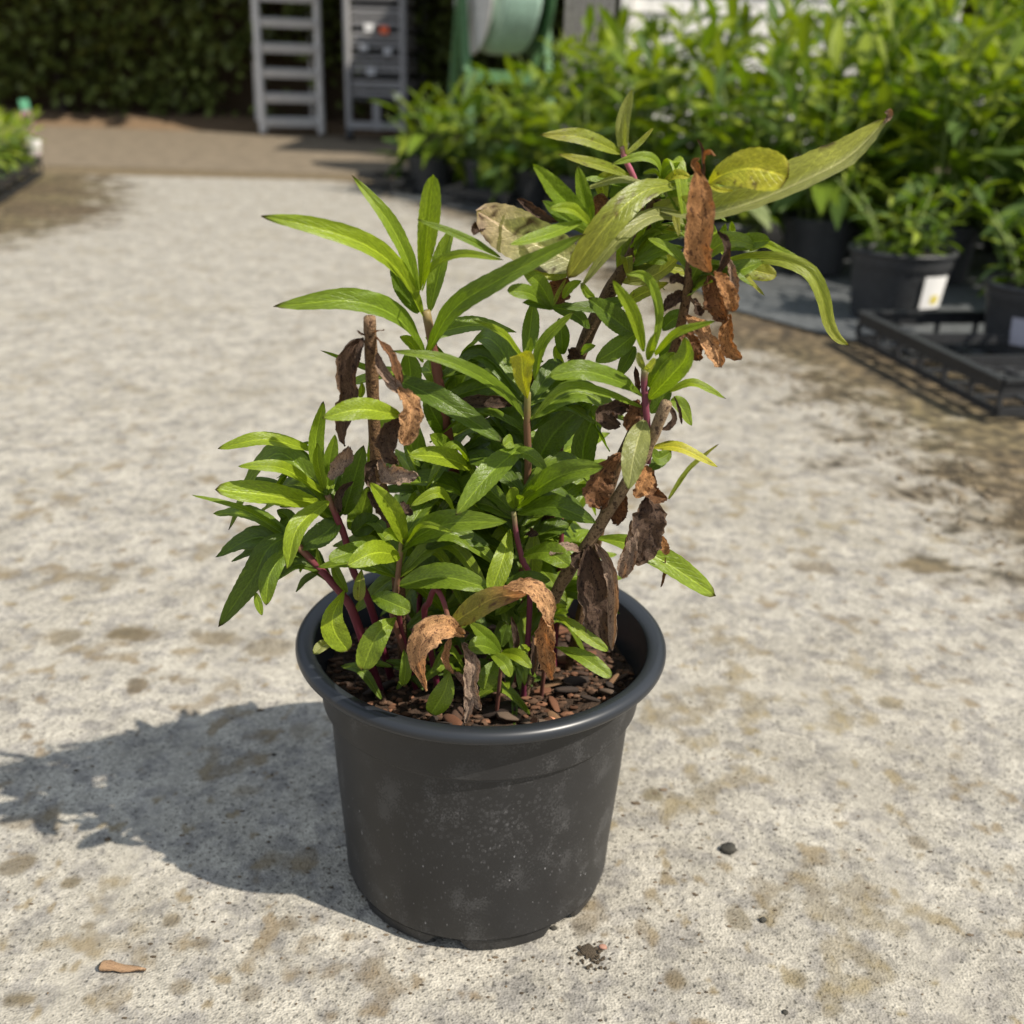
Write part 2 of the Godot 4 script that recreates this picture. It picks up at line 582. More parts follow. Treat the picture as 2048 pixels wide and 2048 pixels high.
func make_ground() -> void:
	structure("ground", flat([Vector2(-60, -80), Vector2(60, -80), Vector2(60, 30), Vector2(-60, 30)], -0.006), M.dirt, "brown trodden earth around the concrete yard", "ground")
	structure("path", flat([Vector2(-12, -4.58), Vector2(6, -4.86), Vector2(6, -7.75), Vector2(-12, -7.75)], -0.004), M.path, "brownish grey path between concrete and hedge", "path")
	# low earth bank under the hedge
	var P := PackedVector3Array()
	for j in 7:
		for i in 61:
			var x := -9.0 + i * 0.25
			var t := j / 6.0
			P.append(Vector3(x, -0.03 + 0.11 * smoothstep(0.0, 0.5, t) + 0.03 * wobble.get_noise_2d(x * 1.7, t * 2.0), -7.60 - 1.1 * t + 0.06 * wobble.get_noise_2d(x * 0.9, 4.0)))
	structure("earth_bank", sheet(P, 61, 7), M.bank, "low bank of bare brown earth along the hedge foot", "bank")
	# concrete yard
	var nu := 61
	var nv := 150
	var pts := PackedVector3Array()
	var uv := PackedVector2Array()
	var uv2 := PackedVector2Array()
	for j in nv:
		var t := float(j) / (nv - 1)
		for i in nu:
			var s := float(i) / (nu - 1)
			var z := 1.4 - 5.75 * t
			var z0 := z
			var xl := along(EDGE_LEFT, z) - 0.45 + 0.05 * wobble.get_noise_2d(z * 6.0, 3.0) + 0.02 * wobble.get_noise_2d(z * 25.0, 8.0)
			var xr := along(EDGE_RIGHT, z) + 0.42 + 0.04 * wobble.get_noise_2d(z * 6.0, 13.0) + 0.02 * wobble.get_noise_2d(z * 25.0, 18.0)
			var x := lerpf(xl, xr, s)
			z -= t * 0.09 * (x + 2.0) * t
			var drop := 0.0
			if i == 0 or i == nu - 1 or j == nv - 1: drop = -0.012
			var lift := 0.0022 * wobble.get_noise_2d(x * 7.0, z * 7.0) * smoothstep(0.16, 0.30, Vector2(x, z).length())
			pts.append(Vector3(x, drop + lift, z))
			uv.append(Vector2(x, z) / 0.5)
			uv2.append(yard_uv(x, z0))
	# rows run away from the camera, so the first edge of a quad must point left for the sheet to face up
	structure("concrete_yard", sheet(pts, nu, nv, uv, PackedColorArray(), false, uv2), M.concrete, "pale mottled concrete yard stained with brown patches", "concrete")
	# black woven sheeting under the trays
	structure("ground_sheeting", flat([Vector2(0.98, -0.55), Vector2(0.90, -1.05), Vector2(0.80, -1.40), Vector2(0.62, -1.62), Vector2(0.50, -1.80), Vector2(0.44, -2.05), Vector2(0.40, -2.45), Vector2(0.16, -2.95), Vector2(-0.14, -3.38), Vector2(-0.52, -3.85), Vector2(-0.5, -4.45), Vector2(4.5, -4.45), Vector2(4.5, -0.55)], 0.006), M.sheeting, "black woven sheeting under the nursery trays", "ground sheeting")
	# loose grit in the trodden earth
	var st_mesh := pebble_mesh(3, 0.6)
	var mm := MultiMesh.new()
	mm.transform_format = MultiMesh.TRANSFORM_3D
	mm.mesh = st_mesh
	var where: Array[Transform3D] = []
	for k in 2600:
		var z := rnd(-3.6, -0.4)
		var x := along(EDGE_RIGHT, z) + rnd(-0.13, 0.14) * (0.3 + 0.7 * rng.randf())
		if rng.randf() < 0.22:
			z = rnd(-4.2, -2.2)
			x = along(EDGE_LEFT, z) + rnd(-0.5, 0.1)
		var s := rnd(0.0012, 0.0035) * (2.0 if rng.randf() < 0.06 else 1.0)
		where.append(Transform3D(Basis.from_euler(Vector3(rnd(-0.5, 0.5), rnd(0, TAU), 0)).scaled(Vector3.ONE * s), Vector3(x, s * 0.2, z)))
	mm.instance_count = where.size()
	for k in where.size(): mm.set_instance_transform(k, where[k])
	var o := MultiMeshInstance3D.new()
	o.name = "grit"
	o.multimesh = mm
	o.material_override = M.stone
	add_child(o)
	tag(o, "loose brown grit strewn along the edge of the concrete", "grit", "", "stuff")


func pebble_mesh(sd: int, flatness: float) -> ArrayMesh:
	var nu := 9
	var nv := 6
	var P := PackedVector3Array()
	for j in nv:
		var b := PI * j / (nv - 1)
		for i in nu:
			var a := TAU * (i % (nu - 1)) / (nu - 1)
			var d := Vector3(sin(b) * cos(a), cos(b), -sin(b) * sin(a))
			var r := 1.0 + 0.55 * wobble.get_noise_3d(d.x * 0.9 + sd * 7.0, d.y * 0.9, d.z * 0.9)
			P.append(Vector3(d.x * r, -d.y * r * flatness, d.z * r))
	return sheet(P, nu, nv, PackedVector2Array(), PackedColorArray(), true)


# ---------------------------------------------------------------- background

func leaf_card(length: float, width: float, bend: float) -> ArrayMesh:
	# a small leaf along +z: five cross rows, folded along the middle
	var P := PackedVector3Array()
	var UV := PackedVector2Array()
	var prof := [0.10, 0.62, 1.0, 0.80, 0.04]
	for j in 5:
		var t := j / 4.0
		for i in 3:
			var s := i - 1.0
			P.append(Vector3(-s * width * 0.5 * prof[j], absf(s) * width * 0.14 * prof[j] - bend * length * t * t, length * t * (1.0 - 0.25 * bend * t)))
			UV.append(Vector2(0.5 + 0.5 * s, t))
	return sheet(P, 3, 5, UV)

func make_hedge() -> void:
	var h := thing("evergreen_hedge", "tall dark evergreen hedge behind the metal racks, with an added overhang that shades it", "hedge", Vector3(0, 0, -8.3))
	# added solid boxes: dark backing behind the leaves, upper one to block the sun
	part("added_core", box(Vector3(22.0, 1.4, 0.5)), M.core, h, Transform3D(Basis(), Vector3(0.5, 0.74, -0.42)))
	part("added_core", box(Vector3(22.0, 2.3, 1.3)), M.core, h, Transform3D(Basis(), Vector3(0.5, 2.6, 0.02)))
	for k in 16:
		var x := -8.0 + k * 1.1 + rnd(-0.3, 0.3)
		part("trunk", tube([Vector3(x, 0.0, -0.05), Vector3(x + rnd(-0.05, 0.05), 0.5, -0.1), Vector3(x + rnd(-0.1, 0.1), 1.1, -0.05)], [0.05, 0.04, 0.035], [Color(0.05, 0.035, 0.025), Color(0.05, 0.035, 0.025), Color(0.05, 0.035, 0.025)], 7, 0.2), M.stem, h)
	var mm := MultiMesh.new()
	mm.transform_format = MultiMesh.TRANSFORM_3D
	mm.use_colors = true
	mm.mesh = leaf_card(0.085, 0.05, 0.3)
	var at: Array[Transform3D] = []
	var col: Array[Color] = []
	for k in 26000:
		var x := rnd(-8.6, 9.6)
		var y := rnd(0.05, 1.35)
		var foot := 0.16 + 0.16 * wobble.get_noise_2d(x * 1.5, 2.0)
		if x > -2.3 and x < -1.0: foot += 0.35
		if y < foot and rng.randf() < 0.9: continue
		var z := 0.10 + 0.16 * wobble.get_noise_2d(x * 1.3, y * 1.6) + 0.10 * wobble.get_noise_2d(x * 4.0, y * 4.0) + rnd(-0.12, 0.05) + 0.22 * smoothstep(0.2, 1.2, y)
		at.append(Transform3D(Basis.from_euler(Vector3(rnd(-0.9, 0.9), rnd(-1.3, 1.3), rnd(-1.0, 1.0))).scaled(Vector3.ONE * rnd(0.7, 1.3)), Vector3(x, y, z)))
		var v := rnd(0.45, 1.5)
		col.append(Color(0.125 * v, 0.155 * v, 0.036 * v))
	for k in 9000:   # added overhang, out of the picture, shaped to shade the foot
		var x := rnd(-9.0, 10.0)
		var y := rnd(1.4, 3.8)
		var z := 0.76 + 0.25 * wobble.get_noise_2d(x * 0.8, y) + rnd(-0.1, 0.15)
		if rng.randf() < 0.3:
			y = 1.38 + rnd(-0.06, 0.08)
			z = rnd(0.2, 0.8)
		at.append(Transform3D(Basis.from_euler(Vector3(rnd(-0.9, 0.9), rnd(-1.3, 1.3), rnd(-1.0, 1.0))).scaled(Vector3.ONE * rnd(1.5, 2.6)), Vector3(x, y, z)))
		var v := rnd(0.45, 1.5)
		col.append(Color(0.125 * v, 0.155 * v, 0.036 * v))
	mm.instance_count = at.size()
	for k in at.size():
		mm.set_instance_transform(k, at[k])
		mm.set_instance_color(k, col[k])
	var o := MultiMeshInstance3D.new()
	o.name = "foliage"
	o.multimesh = mm
	o.material_override = M.hedge_leaf
	h.add_child(o)
	o.set_meta("kind", "stuff")


func make_shed() -> void:
	var s := thing("garden_shed", "white weatherboarded shed with a dark green corner post", "shed", Vector3(0.50, 0, -5.35), -0.06)
	for k in 26:
		var b := box(Vector3(1.26, 0.098, 0.018))
		part("board", b, M.white_board, s, Transform3D(Basis(Vector3.RIGHT, -0.16), Vector3(0.66, 0.05 + k * 0.085, 0.0)))
	part("wall", box(Vector3(1.28, 2.3, 0.04)), M.grey_slat, s, Transform3D(Basis(), Vector3(0.66, 1.15, -0.05)))
	part("corner_post", box(Vector3(0.09, 2.35, 0.09)), M.teal, s, Transform3D(Basis(), Vector3(1.345, 1.175, 0.0)))
	part("corner_post", box(Vector3(0.05, 2.35, 0.06)), M.white_board, s, Transform3D(Basis(), Vector3(0.0, 1.175, 0.012)))
	part("side_wall", box(Vector3(0.04, 2.3, 1.5)), M.grey_slat, s, Transform3D(Basis(), Vector3(1.335, 1.15, -0.82)))
	part("side_wall", box(Vector3(0.04, 2.3, 1.5)), M.grey_slat, s, Transform3D(Basis(), Vector3(0.02, 1.15, -0.84)))
	part("roof", box(Vector3(1.7, 0.06, 1.9)), M.teal, s, Transform3D(Basis(Vector3.RIGHT, 0.12), Vector3(0.68, 2.46, -0.75)))
	var f := thing("slatted_fence", "short grey fence of upright slats beside the white shed", "fence", Vector3(0.19, 0, -5.30))
	for k in 7:
		part("slat", box(Vector3(0.026, 1.5, 0.015)), M.grey_slat, f, Transform3D(Basis(), Vector3(0.02 + k * 0.036, 0.75, 0)))
	part("rail", box(Vector3(0.27, 0.05, 0.02)), M.grey_slat, f, Transform3D(Basis(), Vector3(0.13, 0.35, -0.02)))
	part("rail", box(Vector3(0.27, 0.05, 0.02)), M.grey_slat, f, Transform3D(Basis(), Vector3(0.13, 1.2, -0.02)))
	for q in [[1905.0, 30.0, 0.016], [1985.0, 40.0, 0.014]]:
		var p := at_z(q[0], q[1], -3.9)
		var o := thing("support_pole", "thin grey galvanised pole standing among the tall nursery plants", "pole", Vector3(p.x, 0, p.z), 0.0, "galvanised poles among the plants")
		part("shaft", tube([Vector3.ZERO, Vector3(0.015, 0.8, 0), Vector3(0.03, 1.6, 0)], [q[2], q[2], q[2]], [Color.WHITE, Color.WHITE, Color.WHITE], 10), M.metal, o)
		part("cap", tube([Vector3(0.03, 1.6, 0), Vector3(0.03, 1.62, 0)], [q[2] * 1.15, q[2] * 1.15], [Color.WHITE, Color.WHITE], 10), M.rack_dark, o)


func make_racks() -> void:
	# an empty trolley seen from its narrow end: two rails with flat rungs
	var a := on_ground(528, 268)
	var b := on_ground(650, 268)
	b = Vector3(b.x, 0, a.z - 0.12)
	var w := (b - a).length()
	var t := thing("aluminium_ladder_frame", "pale aluminium frame with wide flat rungs standing before the dark hedge", "rack", a, atan2(-(b - a).z, (b - a).x))
	var H := 1.9
	for s: float in [0.0, 1.0]:
		part("rail", tube([Vector3(s * w, 0.0, 0), Vector3(s * w - 0.004, 0.03, 0), Vector3(s * w - 0.02 + s * 0.01, H, -0.02)], [0.024, 0.029, 0.028], [Color.WHITE, Color.WHITE, Color.WHITE], 10), M.metal, t)
		part("rear_rail", tube([Vector3(s * w, 0.0, -0.55), Vector3(s * w, H, -0.55)], [0.02, 0.02], [Color.WHITE, Color.WHITE], 8), M.metal, t)
	for k in 11:
		part("rung", box(Vector3(w - 0.05, 0.05, 0.075)), M.metal, t, Transform3D(Basis(Vector3.RIGHT, 0.25), Vector3(w * 0.5 - 0.006, 0.085 + k * 0.163, -0.005)))
	for k in 3:
		part("brace", box(Vector3(0.02, 0.03, 0.5)), M.metal, t, Transform3D(Basis(), Vector3(0.0 if k != 1 else w, 0.3 + k * 0.6, -0.28)))
	# the trolley beside it, filled with stacked shelves
	var c := on_ground(700, 282)
	var d := on_ground(815, 282)
	d.z = c.z
	w = (d - c).length()
	var r := thing("shelf_trolley", "dark grey nursery trolley filled with stacked metal shelves and stickers", "trolley", c, -0.02)
	for s: float in [0.0, 1.0]:
		part("post", tube([Vector3(s * w, 0.06, 0), Vector3(s * w - 0.01, H, 0)], [0.024, 0.024], [Color.WHITE, Color.WHITE], 8), M.rack, r)
		part("post", tube([Vector3(s * w, 0.06, -1.2), Vector3(s * w, H, -1.2)], [0.024, 0.024], [Color.WHITE, Color.WHITE], 8), M.rack, r)
		for zz: float in [0.0, -1.2]:
			part("wheel", tube([Vector3(s * w - 0.02, 0.045, zz), Vector3(s * w + 0.02, 0.045, zz)], [0.045, 0.045], [Color.WHITE, Color.WHITE], 14), M.rack_dark, r)
	part("base_bar", box(Vector3(w, 0.045, 0.05)), M.rack, r, Transform3D(Basis(), Vector3(w * 0.5, 0.105, 0)))
	part("middle_post", box(Vector3(0.05, 0.17, 0.04)), M.rack, r, Transform3D(Basis(), Vector3(w * 0.5, 0.16, 0)))
	part("base_bar", box(Vector3(0.04, 0.045, 1.2)), M.rack_dark, r, Transform3D(Basis(), Vector3(w * 0.5, 0.105, -0.6)))
	var y := 0.27
	var k := 0
	while y < H:
		var gap: float = [0.034, 0.040, 0.030, 0.044, 0.034][k % 5]
		var light := k % 4 != 0
		part("shelf", box(Vector3(w - 0.05, gap * 0.62, 1.16)), M.rack if light else M.rack_dark, r, Transform3D(Basis(Vector3.FORWARD, rnd(-0.008, 0.008)), Vector3(w * 0.5, y, -0.58 + rnd(-0.012, 0.012))))
		y += gap
		k += 1
	for q in [[738.0, 55.0, "sticker", "label_white", 0.045], [768.0, 60.0, "sticker", "orange", 0.045], [742.0, 143.0, "sticker", "label_pale", 0.045], [728.0, 95.0, "sticker", "label_pale", 0.04], [775.0, 103.0, "sticker", "label_pale", 0.04], [795.0, 192.0, "sticker", "label_white", 0.04]]:
		var p := at_z(q[0], q[1], c.z + 0.03)
		part(q[2], box(Vector3(q[4] * 1.25, q[4], 0.012)), M[q[3]], r, Transform3D(Basis(), Basis(Vector3.UP, 0.02) * (p - c)))


func make_reel() -> void:
	var c := at_z(1005, 40, -4.9)
	var t := thing("hose_reel", "mint green hose wound on a reel in a green metal frame", "hose reel", Vector3(c.x, 0, c.z), 0.35)
	var cy := 0.83
	# drum wound with flat hose: each turn a ridge
	var prof: Array = []
	for k in 57:
		var x := -0.125 + 0.25 * k / 56.0
		prof.append(Vector2(0.275 + 0.012 * absf(sin(k * PI / 4.0)) - 0.12 * pow(absf(x) / 0.125, 6.0), x))
	var turn := Basis(Vector3(0, 0, 1), PI / 2)
	part("wound_hose", lathe(prof, 48), M.hose, t, Transform3D(turn, Vector3(0, cy, 0)))
	for s: float in [-1.0, 1.0]:
		var disc: Array = [Vector2(0.0, -0.006), Vector2(0.285, -0.006), Vector2(0.29, 0.0), Vector2(0.285, 0.006), Vector2(0.0, 0.006)]
		part("side_disc", lathe(disc, 40), M.metal if s < 0 else M.green_frame, t, Transform3D(turn, Vector3(s * 0.145, cy, 0)))
		bar("leg", Vector3(s * 0.2, 0.0, 0.22), Vector3(s * 0.2, cy, 0.0), 0.035, 0.035, M.green_frame, t)
		bar("leg", Vector3(s * 0.2, 0.0, -0.22), Vector3(s * 0.2, cy, 0.0), 0.035, 0.035, M.green_frame, t)
	bar("axle", Vector3(-0.24, cy, 0), Vector3(0.24, cy, 0), 0.03, 0.03, M.green_frame, t)
	bar("cross_bar", Vector3(-0.22, 0.45, 0.13), Vector3(0.22, 0.45, 0.13), 0.05, 0.05, M.green_frame, t)
	bar("cross_bar", Vector3(-0.22, 0.12, 0.21), Vector3(0.22, 0.12, 0.21), 0.03, 0.03, M.green_frame, t)
	bar("cross_bar", Vector3(-0.22, 0.12, -0.21), Vector3(0.22, 0.12, -0.21), 0.03, 0.03, M.green_frame, t)


# a nursery plant in its pot; singly: each leaf a node of its own
func nursery_plant(called: String, label: String, group: String, where: Vector3, tall: float, stems: int, spread: float, pot_r: float, pot_h: float, leaf_len: float, singly: bool, bright := 0.35) -> Node3D:
	var t := thing(called, label, "potted plant", where, rnd(0, TAU), group)
	var pot := part("pot", lathe([Vector2(0.0, 0.004), Vector2(pot_r * 0.78, 0.004), Vector2(pot_r * 0.80, 0.0), Vector2(pot_r * 0.90, pot_h * 0.74), Vector2(pot_r * 0.94, pot_h * 0.76), Vector2(pot_r * 0.96, pot_h * 0.95), Vector2(pot_r * 0.93, pot_h * 0.97), Vector2(pot_r * 0.88, pot_h * 0.8)], 28), M.black_pot, t)
	part("rim", lathe([Vector2(pot_r * 0.94, pot_h * 0.93), Vector2(pot_r, pot_h * 0.935), Vector2(pot_r * 1.01, pot_h * 0.96), Vector2(pot_r, pot_h), Vector2(pot_r * 0.94, pot_h)], 28), M.black_pot, pot)
	part("compost", lathe([Vector2(0.0, pot_h * 0.9), Vector2(pot_r * 0.5, pot_h * 0.89), Vector2(pot_r * 0.93, pot_h * 0.86)], 20), M.compost, t)
	var cards: Array = M.cards
	for k in stems:
		var a := k * 2.399 + rnd(-0.3, 0.3)
		var r0 := pot_r * 0.55 * sqrt((k + 0.5) / stems)
		var base := Vector3(cos(a) * r0, pot_h * 0.88, sin(a) * r0)
		var h := (tall - pot_h) * rnd(0.62, 1.06)
		var lean := Vector3(cos(a), 0, sin(a)) * spread * rnd(0.5, 1.2) + Vector3(rnd(-0.02, 0.02), 0, rnd(-0.02, 0.02))
		var pts := spline([base, base + lean * 0.35 + Vector3(0, h * 0.5, 0), base + lean + Vector3(0, h, 0)], 6)
		var rad := []
		var cc := []
		for q in 7:
			rad.append(lerpf(0.0035, 0.0016, q / 6.0))
			cc.append(Color.WHITE)
		var stem_mesh := tube(pts, rad, cc, 5)
		var joined := [SurfaceTool.new(), SurfaceTool.new(), SurfaceTool.new()]
		var stem: MeshInstance3D = part("stem", stem_mesh, M.bed_stem, t)
		var nodes := int(h / (leaf_len * (0.34 if leaf_len > 0.15 else 0.27)))
		for n in nodes:
			var f := 0.10 + 0.90 * float(n) / nodes
			var p: Vector3 = pts[mini(int(f * 6), 6)].lerp(pts[mini(int(f * 6) + 1, 6)], fposmod(f * 6, 1.0))
			for side in 2:
				var b := n * 1.57 + side * PI + rnd(-0.4, 0.4)
				var rise := lerpf(0.1, 1.2, f * f) + rnd(-0.3, 0.3)
				var L := leaf_len * lerpf(1.0, 0.62, f) * rnd(0.75, 1.2)
				var bas := Basis(Vector3.UP, b) * Basis(Vector3.RIGHT, -rise) * Basis(Vector3(0, 0, 1), rnd(-0.5, 0.5))
				var tr := Transform3D(bas.scaled_local(Vector3.ONE * L), p)
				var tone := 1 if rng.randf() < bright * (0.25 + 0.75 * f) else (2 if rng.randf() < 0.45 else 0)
				var card: ArrayMesh = cards[rng.randi() % cards.size()]
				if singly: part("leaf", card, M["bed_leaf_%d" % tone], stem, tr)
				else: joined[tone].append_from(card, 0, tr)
		if not singly:
			for tone in 3:
				var lm: ArrayMesh = joined[tone].commit()
				if lm.get_surface_count(): part("foliage", lm, M["bed_leaf_%d" % tone], stem)
	return t


func make_tray(label: String, corner: Vector3, turn: float, nx: int, nz: int, step: float, height: float, group := "") -> Node3D:
	# an open carry tray: solid upper band, bottom band, uprights between, lattice floor; x runs along its front, z goes back
	var t := thing("carry_tray", label, "tray", corner, turn, group)
	var W := nx * step
	var D := nz * step
	for q in [[Vector3(0, 0, 0), Vector3(W, 0, 0)], [Vector3(0, 0, -D), Vector3(W, 0, -D)], [Vector3(0, 0, 0), Vector3(0, 0, -D)], [Vector3(W, 0, 0), Vector3(W, 0, -D)]]:
		bar("upper_band", q[0] + Vector3(0, height * 0.82, 0), q[1] + Vector3(0, height * 0.82, 0), 0.005, height * 0.34, M.black, t)
		bar("lip", q[0] + Vector3(0, height, 0), q[1] + Vector3(0, height, 0), 0.016, 0.005, M.black, t)
		bar("lower_band", q[0] + Vector3(0, 0.012, 0), q[1] + Vector3(0, 0.012, 0), 0.006, 0.013, M.black, t)
	for i in nx + 1:
		for z: float in [0.0, -D]: bar("upright", Vector3(i * step, 0.018, z), Vector3(i * step, height * 0.66, z), 0.008, 0.006, M.black, t)
		if i > 0 and i < nx: bar("floor_bar", Vector3(i * step, 0.012, 0), Vector3(i * step, 0.012, -D), 0.012, 0.006, M.black, t)
		if i > 0 and i < nx and i % 2 == 0: bar("divider", Vector3(i * step, height * 0.8, 0), Vector3(i * step, height * 0.8, -D), 0.006, height * 0.3, M.black, t)
	for k in nz:
		for x: float in [0.0, W]:
			if k > 0: bar("upright", Vector3(x, 0.018, -k * step), Vector3(x, height * 0.66, -k * step), 0.008, 0.006, M.black, t)
		if k > 0: bar("floor_bar", Vector3(0, 0.0125, -k * step), Vector3(W, 0.0125, -k * step), 0.012, 0.006, M.black, t)
	return t


func make_bed() -> void:
	M.cards = [leaf_card(1.0, 0.26, 0.15), leaf_card(1.0, 0.24, 0.40), leaf_card(1.0, 0.28, 0.65), leaf_card(1.0, 0.24, -0.06)]
	# the front tray: its near corner and its far corner along the concrete
	var n := on_ground(1990, 846)
	var f := on_ground(1712, 694)
	var along_front := f - n
	var L := along_front.length()
	# x of the tray runs from the far corner to the near one, z goes back to the right
	var turn := atan2(-(n - f).z, (n - f).x)
	make_tray("black plastic carry tray with open sides at the edge of the concrete", Vector3(f.x, 0.006, f.z), turn, 6, 5, L / 6.0, 0.062)
	var along_dir := (n - f).normalized()
	var back := Vector3(along_dir.z, 0, -along_dir.x)
	make_tray("black carry tray standing behind the front tray on the sheeting", Vector3(f.x, 0.006, f.z) + back * (L / 6.0 * 5.0 + 0.03), turn, 6, 5, L / 6.0, 0.062, )
	var f2 := f - along_dir * 0.62 + back * 0.05
	# plants that show their pots
	var p1 := nursery_plant("nursery_plant", "leafy green plant in a charcoal pot with a white label", "", Vector3(0.835, 0.012, -1.79), 0.30, 10, 0.10, 0.112, 0.142, 0.075, true)
	p1.rotation.y = 0.0
	part("label", label_patch(0.1075, 0.030, 0.098, 0.72, 1.36), M.label_white, p1.get_node("pot"))
	part("label_mark", label_patch(0.1082, 0.040, 0.058, 0.90, 1.12), M.label_yellow, p1.get_node("pot"))
	var p2 := nursery_plant("nursery_plant", "green plant in a black pot with a pale grey label", "", Vector3(0.985, 0.020, -1.44), 0.34, 9, 0.10, 0.105, 0.128, 0.08, true)
	p2.rotation.y = 0.0
	part("label", label_patch(0.1015, 0.025, 0.075, 1.50, 2.45), M.label_grey, p2.get_node("pot"))
	# rows behind, following the bend of the bed; index counts from the right
	var row := [[1.30, -1.95, 0.60, true], [1.10, -2.28, 0.62, true], [0.78, -2.35, 0.50, true], [1.42, -2.45, 0.66, false], [1.18, -2.70, 0.66, false], [0.90, -2.68, 0.62, true], [0.62, -2.66, 0.52, true], [1.52, -2.85, 0.70, false], [1.26, -3.08, 0.68, false], [0.98, -3.02, 0.66, false], [0.70, -3.00, 0.64, false], [0.43, -2.98, 0.55, true],
		[1.55, -3.25, 0.70, false], [0.80, -3.36, 0.68, false], [0.52, -3.32, 0.62, false], [0.24, -3.28, 0.50, true], [1.08, -3.42, 0.70, false], [0.62, -3.68, 0.66, false], [0.34, -3.62, 0.58, false], [0.06, -3.58, 0.46, true], [0.45, -3.98, 0.64, false], [0.16, -3.94, 0.52, false], [-0.12, -3.84, 0.42, false], [-0.36, -3.98, 0.40, false],
		[0.30, -4.25, 0.62, false], [-0.02, -4.22, 0.46, false], [-0.26, -4.26, 0.42, false], [1.62, -2.15, 0.64, false], [1.70, -2.6, 0.70, false], [1.75, -3.05, 0.72, false], [1.32, -3.55, 0.72, false]]
	for q in row:
		nursery_plant("nursery_plant", "tall bright green leafy plant massed in the nursery bed", "green plants massed in the nursery bed", Vector3(q[0] + rnd(-0.03, 0.03), 0.012, q[1] + rnd(-0.03, 0.03)), q[2] * (1.2 if q[0] > 0.95 else (1.1 if q[0] > 0.3 else 1.02)) * rnd(0.90, 1.08), 10, 0.15, 0.095, 0.14, 0.20, q[3], 0.55)
	# trays under the plants at the far end
	make_tray("black carry tray at the far end of the nursery bed", Vector3(-0.50, 0.006, -3.86), 0.62, 6, 4, 0.075, 0.06)
	make_tray("black carry tray halfway along the nursery bed", Vector3(-0.05, 0.006, -3.42), 0.95, 6, 4, 0.075, 0.06)
	# a plant with broad pale leaves drooping over the sheeting
	var b := thing("broad_leaved_plant", "plant with broad pale drooping leaves behind the withered branch", "plant", Vector3(0.52, 0.012, -2.22))
	var pot := part("pot", lathe([Vector2(0.0, 0.0), Vector2(0.07, 0.0), Vector2(0.085, 0.13), Vector2(0.08, 0.13), Vector2(0.0, 0.12)], 24), M.black_pot, b)
	part("rim", lathe([Vector2(0.083, 0.12), Vector2(0.091, 0.122), Vector2(0.091, 0.134), Vector2(0.082, 0.134)], 24), M.black_pot, pot)
	var broad := leaf_card(1.0, 0.62, 0.45)
	for k in 13:
		var a := k * 2.4 + 0.5
		var bas := Basis(Vector3.UP, a) * Basis(Vector3.RIGHT, rnd(-0.9, 0.25))
		part("leaf", broad, M["bed_leaf_3" if k % 2 == 0 else "bed_leaf_0"], b, Transform3D(bas.scaled_local(Vector3.ONE * rnd(0.13, 0.19)), Vector3(0, 0.13 + 0.008 * k, 0)))


func label_patch(r: float, y0: float, y1: float, a0: float, a1: float) -> ArrayMesh:
	# a label wrapped round a pot; the angle is 0 at +x and a quarter turn at +z
	var P := PackedVector3Array()
	for j in 2:
		for i in 9:
			var a := lerpf(a0, a1, i / 8.0)
			var y := lerpf(y0, y1, float(j))
			var rr := r * (0.905 + 0.115 * (y - 0.03) / 0.1)
			P.append(Vector3(cos(a) * rr, y, sin(a) * rr))
	return sheet(P, 9, 2)


func make_left_tray() -> void:
	var c := on_ground(86, 352)
	var e := on_ground(-60, 450)
	var L := (c - e).length()
	make_tray("dark carry tray of small lime plants at the left edge of the yard" if false else "dark carry tray holding small lime green plants beside trodden earth", Vector3(e.x, 0.0, e.z), atan2(-(c - e).z, (c - e).x), 10, 5, L / 10.0, 0.075)
	var dir := (c - e).normalized()
	var back := Vector3(dir.z, 0, -dir.x)
	for k in 9:
		var p := e + dir * (L * (0.96 - 0.16 * (k % 5))) + back * (0.09 + 0.16 * int(k / 5)) + Vector3(rnd(-0.015, 0.015), 0.018, 0)
		nursery_plant("tray_plant", "small lime green plant in a pot in the dark tray", "small lime plants in the dark tray", p, rnd(0.25, 0.34) + 0.06 * int(k / 5), 7, 0.11, 0.06, 0.085, 0.11, k < 2, 0.95)
	var w := on_ground(64, 318)
	var cup := thing("white_cup", "small white plastic cup at the end of the dark tray", "cup", Vector3(w.x, 0.02, w.z - 0.05))
	part("wall", lathe([Vector2(0.0, 0.0), Vector2(0.026, 0.0), Vector2(0.034, 0.075), Vector2(0.032, 0.075), Vector2(0.025, 0.004), Vector2(0.0, 0.004)], 24), M.label_white, cup)
	part("rim", lathe([Vector2(0.033, 0.073), Vector2(0.037, 0.075), Vector2(0.033, 0.078)], 24), M.label_white, cup)
	var g := at_z(60, 250, w.z - 0.03)
	var lab := thing("plant_label", "green and pink plant label standing in the dark tray", "plant label", Vector3(g.x, 0.02, g.z), 0.1)
	part("stake", box(Vector3(0.02, 0.16, 0.002)), M.pink, lab, Transform3D(Basis(Vector3(0, 0, 1), 0.12), Vector3(0.005, 0.08, 0)))
	part("lower_print", box(Vector3(0.045, 0.07, 0.002)), M.pink, lab, Transform3D(Basis(Vector3(0, 0, 1), 0.12), Vector3(-0.005, 0.17, 0.003)))
	part("upper_print", box(Vector3(0.045, 0.05, 0.002)), M.tag_green, lab, Transform3D(Basis(Vector3(0, 0, 1), 0.12), Vector3(-0.0125, 0.231, 0.003)))


# ---------------------------------------------------------------- the plant in front

